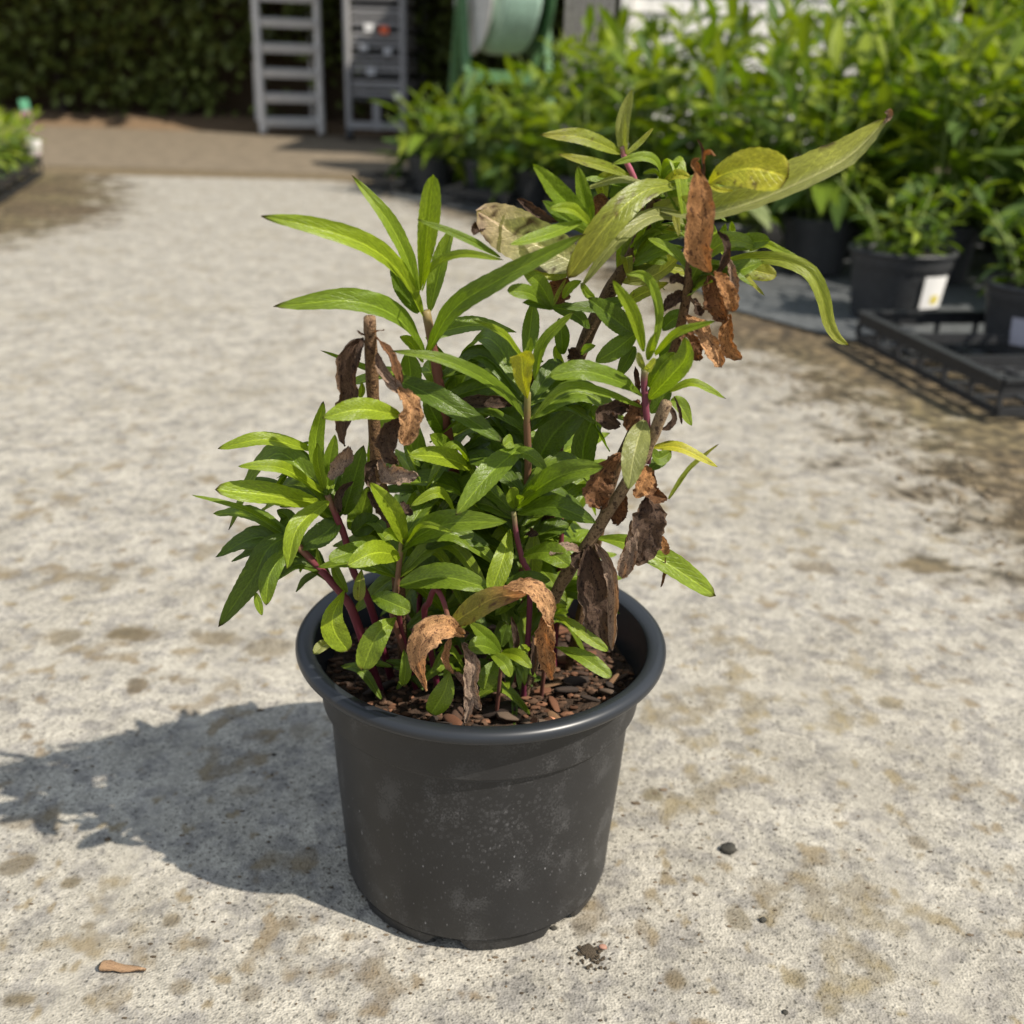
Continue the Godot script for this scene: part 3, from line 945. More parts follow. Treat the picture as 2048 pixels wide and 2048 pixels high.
# base colours of living blades (linear): blade, tip
const TONE := {
	"g": [Color(0.130, 0.215, 0.018), Color(0.150, 0.235, 0.020)], "b": [Color(0.220, 0.320, 0.020), Color(0.200, 0.300, 0.020)], "d": [Color(0.082, 0.145, 0.014), Color(0.092, 0.160, 0.016)],
	"p": [Color(0.245, 0.285, 0.110), Color(0.24, 0.28, 0.10)], "o": [Color(0.215, 0.275, 0.035), Color(0.24, 0.26, 0.04)], "y": [Color(0.44, 0.45, 0.045), Color(0.43, 0.44, 0.045)], "q": [Color(0.26, 0.33, 0.06), Color(0.30, 0.34, 0.08)],
	"m": [Color(0.24, 0.23, 0.05), Color(0.28, 0.13, 0.05)], "x": [Color(0.46, 0.47, 0.31), Color(0.40, 0.33, 0.27)], "h": [Color(0.25, 0.285, 0.12), Color(0.25, 0.285, 0.12)], "l": [Color(0.180, 0.280, 0.026), Color(0.20, 0.30, 0.026)],
}
# withered blades: base, tip
const WITHER := {
	"t": [Color(0.36, 0.215, 0.105), Color(0.38, 0.24, 0.13)], "k": [Color(0.056, 0.037, 0.027), Color(0.085, 0.063, 0.050)], "r": [Color(0.27, 0.142, 0.058), Color(0.31, 0.18, 0.085)],
	"s": [Color(0.22, 0.165, 0.125), Color(0.29, 0.24, 0.20)], "u": [Color(0.15, 0.080, 0.040), Color(0.14, 0.078, 0.042)],
}

# Each shoot: window, points (x, y, centimetres towards the viewer from the pot's axis) from the top down, root (x, z), top and bottom radius, bark.
const SHOOTS := {
	"tall": ["P", [852, 622, 0.3, 865, 690, 0.5, 884, 800, 0.5, 900, 900, 0.3, 912, 1010, 0], Vector2(-0.014, 0.0), 0.0021, 0.0030, "red"],
	"middle": ["P", [1055, 785, 2.2, 1054, 850, 2.2, 1056, 930, 2.0, 1050, 1010, 1.8, 1045, 1100, 1.5], Vector2(0.020, 0.012), 0.0016, 0.0022, "brown"],
	"front_right": ["P", [1290, 735, 3.2, 1288, 772, 3.2, 1295, 850, 3.5, 1300, 893, 3.4, 1296, 925, 3.2], null, 0.0017, 0.0013, "purple"],
	"old_branch": ["P", [1312, 395, -2.5, 1290, 450, -2.5, 1262, 512, -2.5, 1223, 577, -2.5, 1180, 660, -2.5, 1150, 740, -2.2, 1120, 860, -2.0, 1100, 1000, -2.0], Vector2(0.040, -0.020), 0.0026, 0.0042, "wood"],
	"withered_branch": ["P", [1385, 480, 0.8, 1379, 540, 0.8, 1370, 610, 0.8, 1340, 720, 0.4, 1270, 850, -0.5, 1215, 1000, -0.8], Vector2(0.052, -0.008), 0.0020, 0.0026, "deadwood"],
	"top_twig": ["P", [1244, 292, -2.0, 1250, 318, -2.0, 1266, 352, -2.0, 1280, 400, -2.3, 1285, 452, -2.5], null, 0.0011, 0.0016, "pink"],
	"cut_stub": ["P", [739, 636, 3.5, 742, 700, 3.5, 746, 800, 3.5, 752, 900, 3.5, 765, 985, 3.2, 790, 1080, 3.0], Vector2(-0.045, 0.010), 0.0028, 0.0032, "deadwood"],
	"left": ["P", [655, 990, 3.2, 672, 1030, 3.2, 690, 1075, 3.2, 706, 1140, 3.0, 740, 1210, 3.0], Vector2(-0.052, 0.008), 0.0016, 0.0022, "maroon"],
	"low_left": ["P", [585, 1080, 4.0, 640, 1138, 4.0, 685, 1190, 4.0, 712, 1240, 4.0], Vector2(-0.056, 0.026), 0.0018, 0.0027, "maroon"],
	"front_left": ["P", [804, 1075, 5.0, 798, 1130, 5.0, 793, 1180, 5.0, 787, 1240, 5.0], Vector2(-0.034, 0.016), 0.0013, 0.0017, "brown"],
	"low_middle": ["P", [1027, 1022, 3.5, 1033, 1070, 3.5, 1045, 1120, 3.3, 1060, 1180, 3.0], Vector2(0.026, 0.030), 0.0013, 0.0017, "purple"],
	"cut_stem": ["P", [1333, 806, 4.5, 1290, 905, 4.2, 1230, 1002, 4.0, 1165, 1105, 3.8, 1105, 1205, 3.4], Vector2(0.024, 0.026), 0.0027, 0.0034, "tan"],
	"drooping": ["P", [898, 1243, 7.0, 886, 1200, 6.6, 870, 1178, 6.1, 858, 1205, 5.4, 850, 1240, 4.4], Vector2(-0.022, 0.026), 0.0012, 0.0018, "maroon"],
	"front_rosette": ["P", [1002, 1300, 5.8, 1003, 1320, 5.6], Vector2(0.010, 0.046), 0.0008, 0.0012, "brown"],
	"small_left": ["P", [806, 1225, 5.6, 800, 1245, 4.6], Vector2(-0.036, 0.020), 0.0012, 0.0016, "maroon"],
	"inner_red": ["P", [1020, 940, 0.0, 1022, 1060, 0.0], Vector2(0.014, 0.0), 0.0013, 0.0018, "maroon"],
	"inner_dark": ["P", [1118, 990, -0.5, 1122, 1090, -0.5], Vector2(0.044, -0.004), 0.0013, 0.0018, "maroon"],
	"inner_left": ["P", [838, 1010, -1.0, 842, 1110, -1.0], Vector2(-0.040, -0.010), 0.0013, 0.0018, "maroon"],
	"inner_far": ["P", [960, 900, -2.5, 962, 1050, -2.5], Vector2(0.0, -0.030), 0.0013, 0.0018, "brown"],
	"small_right": ["P", [1100, 1215, 4.0, 1098, 1240, 4.0], Vector2(0.036, 0.026), 0.0009, 0.0012, "brown"],
}

# Each blade: shoot, window, tone, points from the stalk to the tip, width in window pixels, turn of its face from the viewer to the sky, fold, outline (l lance, n narrow, o broad towards the tip, r rounded)
const BLADES := [
	["tall", "H", "b", [1345, 1300, 0.3, 1170, 960, 1.2, 900, 735, 2.2, 480, 590, 3.0, 85, 510, 3.4], 175, 25, 26, "l"],
	["tall", "H", "l", [1305, 1110, 0.3, 1200, 800, 0.2, 1050, 520, 0.0, 785, 195, -0.6], 140, 20, 24, "l"],
	["tall", "H", "b", [1318, 1085, 0.5, 1370, 640, 1.0, 1415, 188, 1.2], 185, 5, 24, "o"],
	["tall", "H", "l", [1390, 1250, 0.0, 1470, 900, -0.8, 1560, 600, -1.4], 150, 30, 20, "l"],
	["tall", "H", "b", [1330, 1090, 0.6, 1420, 900, 1.6, 1640, 805, 2.4, 1960, 850, 2.8], 80, 35, 18, "n"],
	["tall", "H", "d", [1300, 1260, 0.3, 1180, 1080, 0.4, 1090, 890, 0.2], 150, 15, 20, "l"],
	["tall", "H", "g", [1340, 1560, 1.0, 1130, 1290, 1.8, 760, 1165, 2.8, 180, 1212, 3.6], 200, 28, 26, "l"],
	["tall", "P", "g", [852, 712, 1.0, 905, 620, 2.2, 1011, 552, 3.2, 1172, 467, 3.4], 46, 22, 14, "l"],
	["tall", "B", "g", [200, 300, 0.0, 420, 215, -1.4, 640, 195, -2.4, 900, 250, -3.0], 135, 35, 16, "l"],
	["tall", "H", "g", [1330, 1900, 0.5, 980, 1720, 1.0, 545, 1548, 1.2], 60, 30, 14, "n"],
	["tall", "H", "l", [1340, 1640, 1.0, 1250, 1500, 1.4, 1160, 1440, 1.6], 90, 30, 16, "l"],
	["tall", "B", "d", [230, 330, -0.5, 330, 560, -1.4, 360, 760, -1.8], 190, 5, 14, "l"],
	["tall", "B", "g", [60, 400, 0.0, 80, 580, 0.4, 60, 780, 0.8], 190, 10, 14, "l"],
	["tall", "B", "d", [-60, 600, 2.0, 340, 790, 3.2, 800, 1100, 3.6], 200, 20, 22, "l"],
	["tall", "B", "d", [370, 1080, 0.4, 270, 900, 0.8, 190, 740, 0.8], 170, 10, 18, "l"],
	["tall", "B", "g", [400, 1250, 0.4, 330, 1120, 1.6, 230, 1040, 2.4], 130, 35, 18, "l"],
	["tall", "B", "d", [480, 1180, 0.0, 600, 1120, -0.4, 700, 1090, -0.8], 110, 35, 18, "l"],
	["tall", "B", "b", [560, 1300, 2.2, 330, 1215, 3.8, 60, 1195, 5.0], 165, 25, 18, "l"],
	["tall", "B", "d", [330, 1420, 0.6, 200, 1320, 1.0, 100, 1250, 1.2], 120, 30, 18, "l"],
	["middle", "B", "g", [955, 905, 2.4, 850, 760, 3.4, 620, 590, 4.4, 300, 450, 5.0, -70, 395, 5.4], 112, 30, 22, "l"],
	["middle", "B", "y", [985, 765, 2.6, 950, 600, 3.6, 935, 440, 4.2, 850, 445, 4.8], 200, 0, 14, "o"],
	["middle", "B", "l", [1040, 620, 2.2, 1110, 330, 2.0, 1345, 88, 1.8], 100, 20, 24, "l"],
	["middle", "B", "b", [935, 430, 2.2, 790, 255, 2.8, 560, 150, 3.4], 62, 35, 16, "n"],
	["middle", "B", "g", [975, 440, 1.2, 1005, 230, 0.2, 1030, 15, -0.8], 150, 15, 18, "l"],
	["middle", "B", "l", [990, 440, 2.4, 1000, 360, 2.6, 1012, 285, 2.6], 58, 10, 20, "l"],
	["middle", "B", "d", [1060, 1250, 1.2, 1200, 1020, 0.8, 1510, 735, 0.4], 270, 5, 12, "l"],
	["middle", "B", "d", [1400, 1500, 0.0, 1430, 1080, -0.4, 1590, 735, -0.8], 215, 8, 14, "l"],
	["middle", "B", "g", [950, 1120, 3.0, 700, 1340, 5.6, 428, 1662, 7.4], 215, 15, 20, "l"],
	["middle", "B", "l", [880, 1120, 3.2, 860, 1090, 3.6, 800, 1130, 4.0], 110, 20, 12, "r"],
	["middle", "B", "g", [800, 1225, 3.4, 980, 1190, 4.0, 1145, 1325, 4.4], 115, 30, 18, "l"],
	["middle", "B", "d", [945, 1400, 1.6, 800, 1330, 1.4, 640, 1320, 1.2], 150, 30, 18, "l"],
	["middle", "B", "d", [930, 1560, 1.6, 780, 1480, 1.6, 620, 1370, 1.2], 170, 25, 16, "l"],
	["middle", "B", "g", [900, 1560, 2.4, 1020, 1400, 2.0, 1110, 1280, 1.6], 140, 15, 14, "l"],
	["middle", "B", "d", [960, 1050, 1.0, 830, 900, 0.0, 700, 880, -0.6], 190, 10, 14, "l"],
	["low_middle", "B", "g", [905, 1600, 3.4, 1120, 1420, 4.8, 1350, 1320, 5.6, 1575, 1290, 6.0], 205, 22, 22, "l"],
	["low_middle", "B", "d", [910, 1645, 3.6, 1200, 1600, 5.2, 1515, 1725, 6.2], 175, 28, 18, "l"],
	["low_middle", "B", "l", [890, 1600, 3.8, 865, 1510, 4.6, 850, 1450, 5.0], 120, 20, 16, "r"],
	["low_middle", "B", "l", [900, 1590, 4.0, 920, 1540, 4.8, 960, 1520, 5.2], 70, 25, 16, "l"],
	["low_middle", "B", "b", [920, 1570, 3.8, 990, 1500, 4.4, 1050, 1475, 4.8], 55, 25, 16, "l"],
	["low_middle", "G", "b", [655, 470, 4.0, 612, 650, 5.8, 540, 850, 7.0], 138, 5, 14, "o"],
	["low_middle", "G", "l", [800, 470, 2.4, 790, 610, 2.6, 785, 765, 2.6], 130, 0, 12, "o"],
	["low_middle", "G", "g", [735, 625, 4.0, 880, 610, 5.0, 1010, 690, 5.8], 132, 30, 16, "r"],
	["low_middle", "G", "d", [720, 560, 2.0, 900, 470, 1.6, 1010, 440, 1.2], 130, 25, 16, "l"],
	["front_right", "C", "b", [918, 785, 3.4, 830, 480, 3.8, 675, 228, 4.2], 118, 12, 22, "l"],
	["front_right", "C", "l", [985, 790, 3.0, 1030, 520, 2.6, 990, 290, 2.4, 900, 188, 2.6, 785, 190, 3.0], 92, 25, 20, "n"],
	["front_right", "C", "b", [1005, 810, 3.6, 1180, 640, 4.4, 1475, 548, 5.0], 82, 25, 18, "n"],
	["front_right", "C", "b", [950, 850, 3.8, 975, 740, 4.2, 1010, 635, 4.4], 80, 5, 22, "l"],
	["front_right", "C", "p", [925, 930, 3.8, 890, 860, 4.4, 870, 790, 4.6], 60, 5, 14, "r"],
	["front_right", "C", "p", [930, 920, 4.0, 970, 905, 4.8, 1010, 840, 5.2], 70, 30, 16, "r"],
	["front_right", "C", "l", [958, 1150, 3.2, 1120, 980, 4.0, 1240, 830, 4.4, 1240, 665, 4.2], 185, 12, 22, "l"],
	["front_right", "C", "g", [955, 1060, 3.0, 1050, 900, 3.2, 1160, 790, 3.2], 130, 15, 18, "l"],
	["front_right", "C", "b", [1120, 1095, 2.4, 1300, 1030, 2.6, 1552, 1148, 2.8], 78, 35, 18, "n"],
	["front_right", "C", "d", [970, 1260, 2.6, 1060, 1150, 2.4, 1130, 1070, 2.2], 135, 15, 16, "l"],
	["front_right", "C", "g", [905, 1135, 3.4, 760, 1030, 4.4, 460, 935, 5.2, 188, 975, 5.6], 160, 30, 20, "o"],
	["front_right", "C", "l", [900, 1215, 3.4, 600, 1100, 5.0, 300, 1070, 5.6, 30, 1335, 5.6], 85, 25, 16, "l"],
	["front_right", "C", "p", [920, 1315, 4.0, 850, 1560, 5.8, 800, 1850, 7.0], 222, 0, 12, "l"],
	["front_right", "C", "y", [985, 1522, 3.4, 1200, 1530, 3.8, 1492, 1676, 4.2], 92, 30, 16, "l"],
	["front_right", "C", "g", [970, 1540, 3.0, 1030, 1610, 2.8, 1130, 1560, 2.4], 120, 10, 14, "r"],
	["front_right", "C", "d", [960, 1700, 2.6, 1050, 1620, 2.2, 1130, 1530, 2.0], 120, 10, 14, "l"],
	["cut_stem", "C", "l", [1125, 1160, 3.0, 1200, 1200, 3.2, 1290, 1358, 3.6], 120, 20, 18, "l"],
	["inner_dark", "C", "o", [1110, 1925, -2.0, 1270, 1690, -3.0, 1495, 1500, -3.6], 46, 40, 10, "n"],
	["old_branch", "C", "d", [845, 655, -0.8, 680, 520, 0.2, 485, 368, 0.8], 195, 12, 14, "l"],
	["old_branch", "C", "g", [855, 645, -0.4, 700, 770, 0.4, 545, 865, 0.8], 175, 12, 16, "l"],
	["old_branch", "C", "d", [850, 745, -0.4, 790, 850, 0.0, 718, 985, 0.2], 118, 8, 14, "l"],
	["old_branch", "B", "d", [1255, 420, -1.0, 1250, 270, -0.6, 1230, 140, -0.4], 130, 10, 14, "l"],
	["old_branch", "C", "d", [500, 600, -2.0, 360, 480, -1.6, 200, 440, -1.2], 130, 25, 14, "l"],
	["old_branch", "C", "g", [430, 800, -2.0, 480, 760, -1.4, 545, 740, -1.0], 70, 25, 14, "l"],
	["old_branch", "C", "b", [300, 900, -1.6, 250, 820, -1.2, 230, 740, -1.0], 70, 10, 14, "r"],
	["old_branch", "C", "p", [745, 245, -2.4, 960, 210, -2.0, 1120, 110, -1.6, 1210, 0, -1.4], 135, 20, 16, "l"],
	["old_branch", "C", "o", [760, 420, -2.0, 900, 340, -1.6, 1110, 250, -1.2], 110, 25, 16, "l"],
	["old_branch", "C", "d", [1060, 610, -0.8, 1140, 540, -0.4, 1245, 495, -0.2], 135, 20, 14, "r"],
	["old_branch", "C", "d", [1040, 835, -0.8, 1110, 780, -0.4, 1210, 745, -0.2], 140, 15, 14, "r"],
	["old_branch", "D", "o", [1900, 835, -2.4, 1520, 890, -0.4, 1230, 1140, 1.2, 905, 1575, 2.0], 240, 10, 10, "o"],
	["old_branch", "D", "p", [1850, 1160, -2.2, 1580, 1085, -0.8, 1290, 1280, 0.8, 1010, 1640, 1.6], 128, 18, 14, "l"],
	["old_branch", "D", "g", [1100, 1175, -0.2, 860, 940, 0.8, 640, 688, 1.6], 178, 15, 22, "l"],
	["old_branch", "D", "g", [1095, 1160, -0.4, 1035, 940, -0.4, 985, 702, -0.4], 135, 10, 20, "l"],
	["old_branch", "D", "b", [1095, 1165, 0.4, 950, 1040, 1.6, 765, 1030, 2.4], 96, 28, 20, "l"],
	["old_branch", "D", "l", [1020, 1130, 1.0, 740, 1235, 2.8, 460, 1312, 4.0], 108, 25, 18, "l"],
	["old_branch", "D", "d", [1080, 1200, -0.4, 880, 1100, 0.2, 710, 970, 0.6], 130, 20, 16, "l"],
	["old_branch", "D", "g", [1065, 1215, 0.0, 1000, 1180, 0.6, 930, 1150, 1.0], 80, 25, 16, "l"],
	["old_branch", "D", "x", [1010, 1475, -1.6, 800, 1370, -1.2, 480, 1210, -0.6, 205, 1050, 0.4], 400, 0, 8, "r"],
	["old_branch", "D", "o", [970, 1480, -1.8, 800, 1500, -1.2, 630, 1490, -0.6], 190, 10, 10, "r"],
	["old_branch", "D", "g", [795, 1795, 0.6, 690, 1610, 1.2, 555, 1505, 1.6], 138, 15, 18, "l"],
	["old_branch", "D", "g", [780, 1800, 0.8, 620, 1690, 1.8, 440, 1665, 2.4], 118, 28, 18, "o"],
	["old_branch", "D", "d", [800, 1800, 0.4, 700, 1770, 1.2, 560, 1760, 1.8], 90, 28, 16, "l"],
	["old_branch", "D", "o", [800, 1780, 0.2, 840, 1680, 0.0, 900, 1570, -0.2], 40, 20, 14, "n"],
	["old_branch", "D", "b", [870, 1725, 0.2, 930, 1640, 0.4, 1015, 1590, 0.4], 80, 20, 16, "l"],
	["old_branch", "D", "l", [1120, 1720, 0.0, 1060, 1690, 0.4, 1010, 1610, 0.6], 70, 20, 16, "r"],
	["old_branch", "H", "g", [1935, 830, 1.0, 1660, 680, 1.6, 1290, 535, 2.0], 70, 28, 16, "l"],
	["old_branch", "D", "d", [1400, 1720, -1.2, 1180, 1790, -0.6, 860, 1790, 0.0], 120, 25, 14, "l"],
	["old_branch", "D", "g", [1430, 1400, -2.0, 1480, 1260, -1.6, 1700, 1160, -1.2], 70, 20, 18, "l"],
	["old_branch", "D", "l", [1430, 1420, -2.0, 1560, 1230, -1.4, 1640, 1215, -1.0], 60, 20, 18, "l"],
	["old_branch", "D", "g", [1430, 1440, -1.8, 1600, 1290, -1.2, 1800, 1235, -0.8], 70, 20, 18, "l"],
	["old_branch", "D", "g", [1420, 1470, -1.6, 1600, 1370, -1.0, 1810, 1330, -0.6], 100, 20, 18, "l"],
	["old_branch", "D", "b", [1440, 1380, -1.8, 1580, 1210, -1.4, 1790, 1250, -1.0], 50, 20, 18, "n"],
	["old_branch", "D", "g", [1510, 1440, -1.6, 1600, 1420, -1.2, 1680, 1440, -1.0], 100, 15, 14, "r"],
	["old_branch", "D", "o", [1440, 1350, -2.2, 1620, 1190, -2.0, 1800, 1210, -1.8], 60, 25, 18, "l"],
	["old_branch", "D", "d", [1240, 950, -2.4, 1330, 890, -2.2, 1440, 850, -2.0], 150, 15, 14, "l"],
	["old_branch", "D", "o", [1200, 960, -2.6, 1180, 830, -2.6, 1285, 745, -2.6], 130, 10, 14, "l"],
	["old_branch", "D", "p", [1560, 855, -2.2, 1300, 808, -1.4, 1045, 882, -0.8], 66, 28, 14, "l"],
	["old_branch", "D", "l", [1640, 820, -2.2, 1600, 680, -1.6, 1480, 630, -1.2, 1240, 692, -0.8], 84, 28, 14, "l"],
	["old_branch", "D", "b", [1630, 790, -2.2, 1580, 745, -1.8, 1490, 760, -1.6], 50, 28, 14, "n"],
	["old_branch", "D", "l", [1650, 815, -2.2, 1690, 740, -2.0, 1780, 675, -1.8], 74, 15, 16, "l"],
	["old_branch", "D", "y", [1645, 835, -2.0, 1750, 770, -1.4, 1860, 790, -1.0], 80, 28, 14, "l"],
	["old_branch", "D", "d", [1500, 1000, -2.6, 1650, 940, -2.6, 1860, 990, -2.6], 120, 25, 14, "l"],
	["old_branch", "D", "b", [1700, 1010, -2.0, 1690, 970, -1.6, 1760, 950, -1.4], 60, 20, 14, "r"],
	["old_branch", "E", "h", [20, 850, -1.8, 330, 890, -0.6, 640, 825, 0.2, 1040, 655, 0.4, 1290, 515, 0.0, 1535, 272, -0.8], 270, 40, 34, "l"],
	["old_branch", "E", "g", [430, 1135, -1.4, 600, 1085, -0.8, 772, 1062, -0.4], 112, 25, 20, "o"],
	["old_branch", "E", "q", [520, 1190, -1.2, 700, 1175, -0.6, 880, 1195, 0.0, 1030, 1270, 0.4, 1110, 1420, 0.8, 1150, 1590, 1.0, 1205, 1690, 1.2, 1282, 1742, 1.2], 118, 5, 14, "n"],
	["old_branch", "E", "b", [640, 1130, -1.2, 740, 1090, -0.8, 840, 1130, -0.4, 985, 1195, 0.0], 60, 25, 14, "n"],
	["old_branch", "E", "o", [520, 1205, -1.4, 650, 1250, -1.0, 816, 1292, -0.8], 132, 10, 12, "r"],
	["old_branch", "E", "b", [530, 1055, -1.8, 528, 1000, -1.8, 525, 940, -1.8], 50, 10, 14, "l"],
	["old_branch", "E", "g", [440, 1110, -1.6, 465, 1030, -1.6, 485, 955, -1.6], 60, 10, 14, "l"],
	["old_branch", "E", "y", [380, 705, 0.4, 450, 740, 0.8, 535, 746, 1.0], 42, 30, 14, "n"],
	["old_branch", "E", "b", [500, 900, -1.8, 500, 800, -1.8, 440, 778, -1.8], 40, 20, 14, "n"],
	["withered_branch", "E", "y", [362, 712, 1.2, 470, 640, 1.6, 660, 600, 2.0, 895, 655, 2.4], 212, 5, 10, "s"],
	["top_twig", "D", "p", [1345, 640, -2.0, 1335, 370, -2.0, 1408, 108, -2.2], 122, 0, 22, "l"],
	["top_twig", "D", "o", [1320, 605, -2.0, 1150, 525, -1.4, 960, 470, -1.0, 695, 464, -0.6], 135, 22, 12, "l"],
	["top_twig", "D", "o", [1400, 780, -2.0, 1130, 690, -1.0, 835, 612, -0.2], 86, 28, 14, "l"],
	["top_twig", "D", "o", [1360, 615, -2.0, 1460, 530, -2.4, 1572, 408, -2.8], 54, 20, 14, "n"],
	["left", "A", "b", [930, 1560, 3.2, 780, 1550, 4.0, 480, 1500, 5.0, 115, 1465, 5.8], 195, 22, 24, "o"],
	["left", "A", "b", [880, 1165, 1.6, 500, 1078, 2.8, 138, 1150, 3.6], 122, 28, 20, "l"],
	["left", "A", "b", [970, 1500, 3.0, 640, 1302, 4.6, 295, 1284, 5.4], 108, 30, 18, "l"],
	["left", "A", "l", [935, 1430, 2.4, 895, 1100, 1.8, 955, 782, 1.6], 138, 8, 22, "l"],
	["left", "A", "b", [965, 1480, 3.0, 912, 1260, 3.0, 905, 1105, 3.0], 96, 8, 22, "l"],
	["left", "A", "g", [985, 1500, 2.6, 1000, 1260, 2.2, 1045, 1040, 1.8], 130, 12, 18, "l"],
	["left", "A", "d", [715, 1500, 0.4, 728, 1300, 0.2, 775, 1125, 0.0], 118, 5, 12, "o"],
	["left", "A", "g", [840, 1100, 0.6, 680, 1185, 1.2, 523, 1264, 1.6], 60, 28, 14, "n"],
	["left", "A", "g", [690, 1810, 3.4, 350, 1620, 4.4, -60, 1505, 5.2], 52, 50, 10, "n"],
	["left", "A", "d", [1108, 1660, 2.4, 1180, 1420, 2.4, 1265, 1125, 2.4], 200, 5, 14, "l"],
	["left", "F", "b", [905, 358, 4.0, 690, 540, 6.0, 610, 842, 7.4], 152, 15, 24, "l"],
	["left", "F", "d", [985, 480, 3.0, 870, 590, 3.6, 680, 695, 4.0], 185, 20, 16, "l"],
	["left", "F", "d", [930, 360, 3.0, 780, 320, 2.0, 560, 400, 1.6], 130, 30, 16, "l"],
	["left", "A", "d", [860, 1300, 1.0, 820, 1240, 0.6, 790, 1160, 0.4], 90, 15, 14, "l"],
	["left", "A", "d", [700, 1450, 0.6, 520, 1400, 0.2, 385, 1390, 0.0], 60, 25, 14, "r"],
	["left", "F", "d", [560, 560, 3.0, 620, 480, 2.4, 540, 420, 2.2], 120, 10, 14, "l"],
	["left", "F", "g", [1050, 560, 2.0, 1120, 480, 1.2, 1190, 250, 0.6], 190, 10, 14, "l"],
	["left", "F", "d", [1070, 590, 2.6, 1160, 520, 2.4, 1260, 480, 2.2], 170, 10, 14, "l"],
	["low_left", "F", "d", [640, 590, 3.8, 480, 690, 4.8, 380, 880, 5.4, 270, 1040, 5.6, 132, 1242, 5.6], 190, 8, 14, "l"],
	["low_left", "F", "g", [610, 690, 4.6, 490, 880, 6.0, 465, 1092, 6.8], 152, 5, 18, "l"],
	["low_left", "F", "d", [840, 850, 4.2, 680, 805, 4.4, 520, 925, 4.6], 84, 30, 14, "l"],
	["low_left", "F", "d", [840, 855, 4.0, 745, 905, 3.8, 672, 998, 3.6], 56, 20, 14, "l"],
	["low_left", "F", "l", [390, 1000, 5.0, 410, 1080, 5.2, 436, 1162, 5.4], 62, 5, 14, "l"],
	["low_left", "F", "g", [860, 830, 4.0, 830, 760, 4.4, 820, 680, 4.6], 34, 10, 10, "n"],
	["low_left", "F", "b", [1015, 985, 5.0, 935, 1160, 6.4, 950, 1280, 6.8, 1040, 1412, 7.0], 195, 0, 14, "o"],
	["low_left", "F", "g", [1035, 1000, 4.4, 960, 870, 4.2, 940, 790, 4.0], 80, 10, 14, "l"],
	["low_left", "F", "p", [940, 1350, 5.0, 870, 1370, 5.8, 798, 1432, 6.4], 80, 25, 14, "r"],
	["small_left", "F", "l", [1375, 1175, 5.8, 1240, 1310, 7.0, 1140, 1545, 7.6], 195, 0, 14, "o"],
	["small_left", "F", "g", [1215, 1020, 6.0, 1340, 1070, 6.8, 1482, 1132, 7.2], 155, 10, 12, "r"],
	["small_left", "F", "o", [1135, 835, 4.8, 1120, 950, 5.4, 1115, 1062, 5.8], 95, 5, 14, "o"],
	["small_left", "F", "g", [1430, 1400, 6.4, 1445, 1520, 6.8, 1430, 1655, 7.0], 92, 5, 12, "o"],
	["front_left", "F", "b", [1400, 740, 5.4, 1230, 722, 7.4, 1030, 812, 8.6], 195, 12, 14, "l"],
	["front_left", "F", "g", [1180, 655, 4.8, 1060, 715, 5.8, 905, 772, 6.6], 130, 20, 14, "r"],
	["front_left", "F", "b", [1440, 660, 5.0, 1350, 430, 5.8, 1190, 225, 6.2], 152, 12, 24, "l"],
	["front_left", "F", "l", [1420, 640, 5.0, 1340, 590, 5.8, 1290, 620, 6.2], 90, 20, 14, "r"],
	["front_left", "B", "g", [15, 1935, 5.0, 180, 1800, 5.6, 430, 1720, 6.4, 830, 1715, 6.8], 215, 26, 24, "l"],
	["front_left", "B", "b", [430, 1660, 4.0, 300, 1490, 5.0, 80, 1592, 5.8], 95, 25, 18, "l"],
	["front_left", "B", "b", [40, 1900, 5.4, 180, 1740, 6.6, 410, 1795, 7.4], 60, 28, 14, "n"],
	["front_left", "B", "d", [200, 1920, 4.4, 440, 1830, 4.4, 690, 1900, 4.6], 150, 26, 16, "l"],
	["front_left", "A", "b", [1545, 890, 5.4, 1240, 845, 6.4, 945, 912, 7.2], 190, 18, 18, "l"],
	["front_left", "A", "b", [1235, 760, 4.0, 1250, 700, 4.0, 1252, 635, 4.0], 60, 8, 16, "l"],
	["front_left", "G", "g", [0, 800, 5.4, 260, 755, 6.2, 545, 825, 6.8], 175, 22, 20, "l"],
	["front_left", "G", "d", [630, 790, 5.0, 760, 770, 5.2, 895, 775, 5.4], 110, 22, 16, "l"],
	["front_left", "G", "d", [60, 700, 3.0, 200, 620, 3.2, 330, 600, 3.2], 150, 22, 16, "l"],
	["front_left", "G", "l", [20, 950, 5.0, -20, 900, 5.8, 60, 900, 6.4], 70, 15, 14, "r"],
	["inner_dark", "G", "l", [1150, 520, 1.6, 1360, 560, 2.2, 1600, 680, 2.8, 1878, 868, 3.2], 158, 18, 26, "o"],
	["front_rosette", "G", "g", [600, 1200, 6.0, 510, 1110, 6.6, 412, 1025, 7.0], 95, 18, 18, "l"],
	["front_rosette", "G", "g", [600, 1210, 6.4, 500, 1165, 7.4, 405, 1172, 8.0], 110, 25, 18, "o"],
	["front_rosette", "G", "b", [605, 1200, 6.4, 700, 1225, 7.4, 786, 1298, 8.0], 85, 20, 18, "l"],
	["front_rosette", "G", "l", [540, 1205, 6.8, 620, 1270, 7.8, 662, 1352, 8.2], 88, 15, 18, "l"],
	["front_rosette", "G", "g", [580, 1245, 6.4, 530, 1330, 7.2, 500, 1425, 7.6], 125, 5, 12, "o"],
	["front_rosette", "G", "d", [600, 1170, 5.6, 620, 1090, 5.4, 640, 1030, 5.2], 90, 15, 14, "l"],
	["front_rosette", "G", "b", [760, 1170, 5.4, 740, 1180, 6.0, 700, 1200, 6.2], 60, 20, 14, "r"],
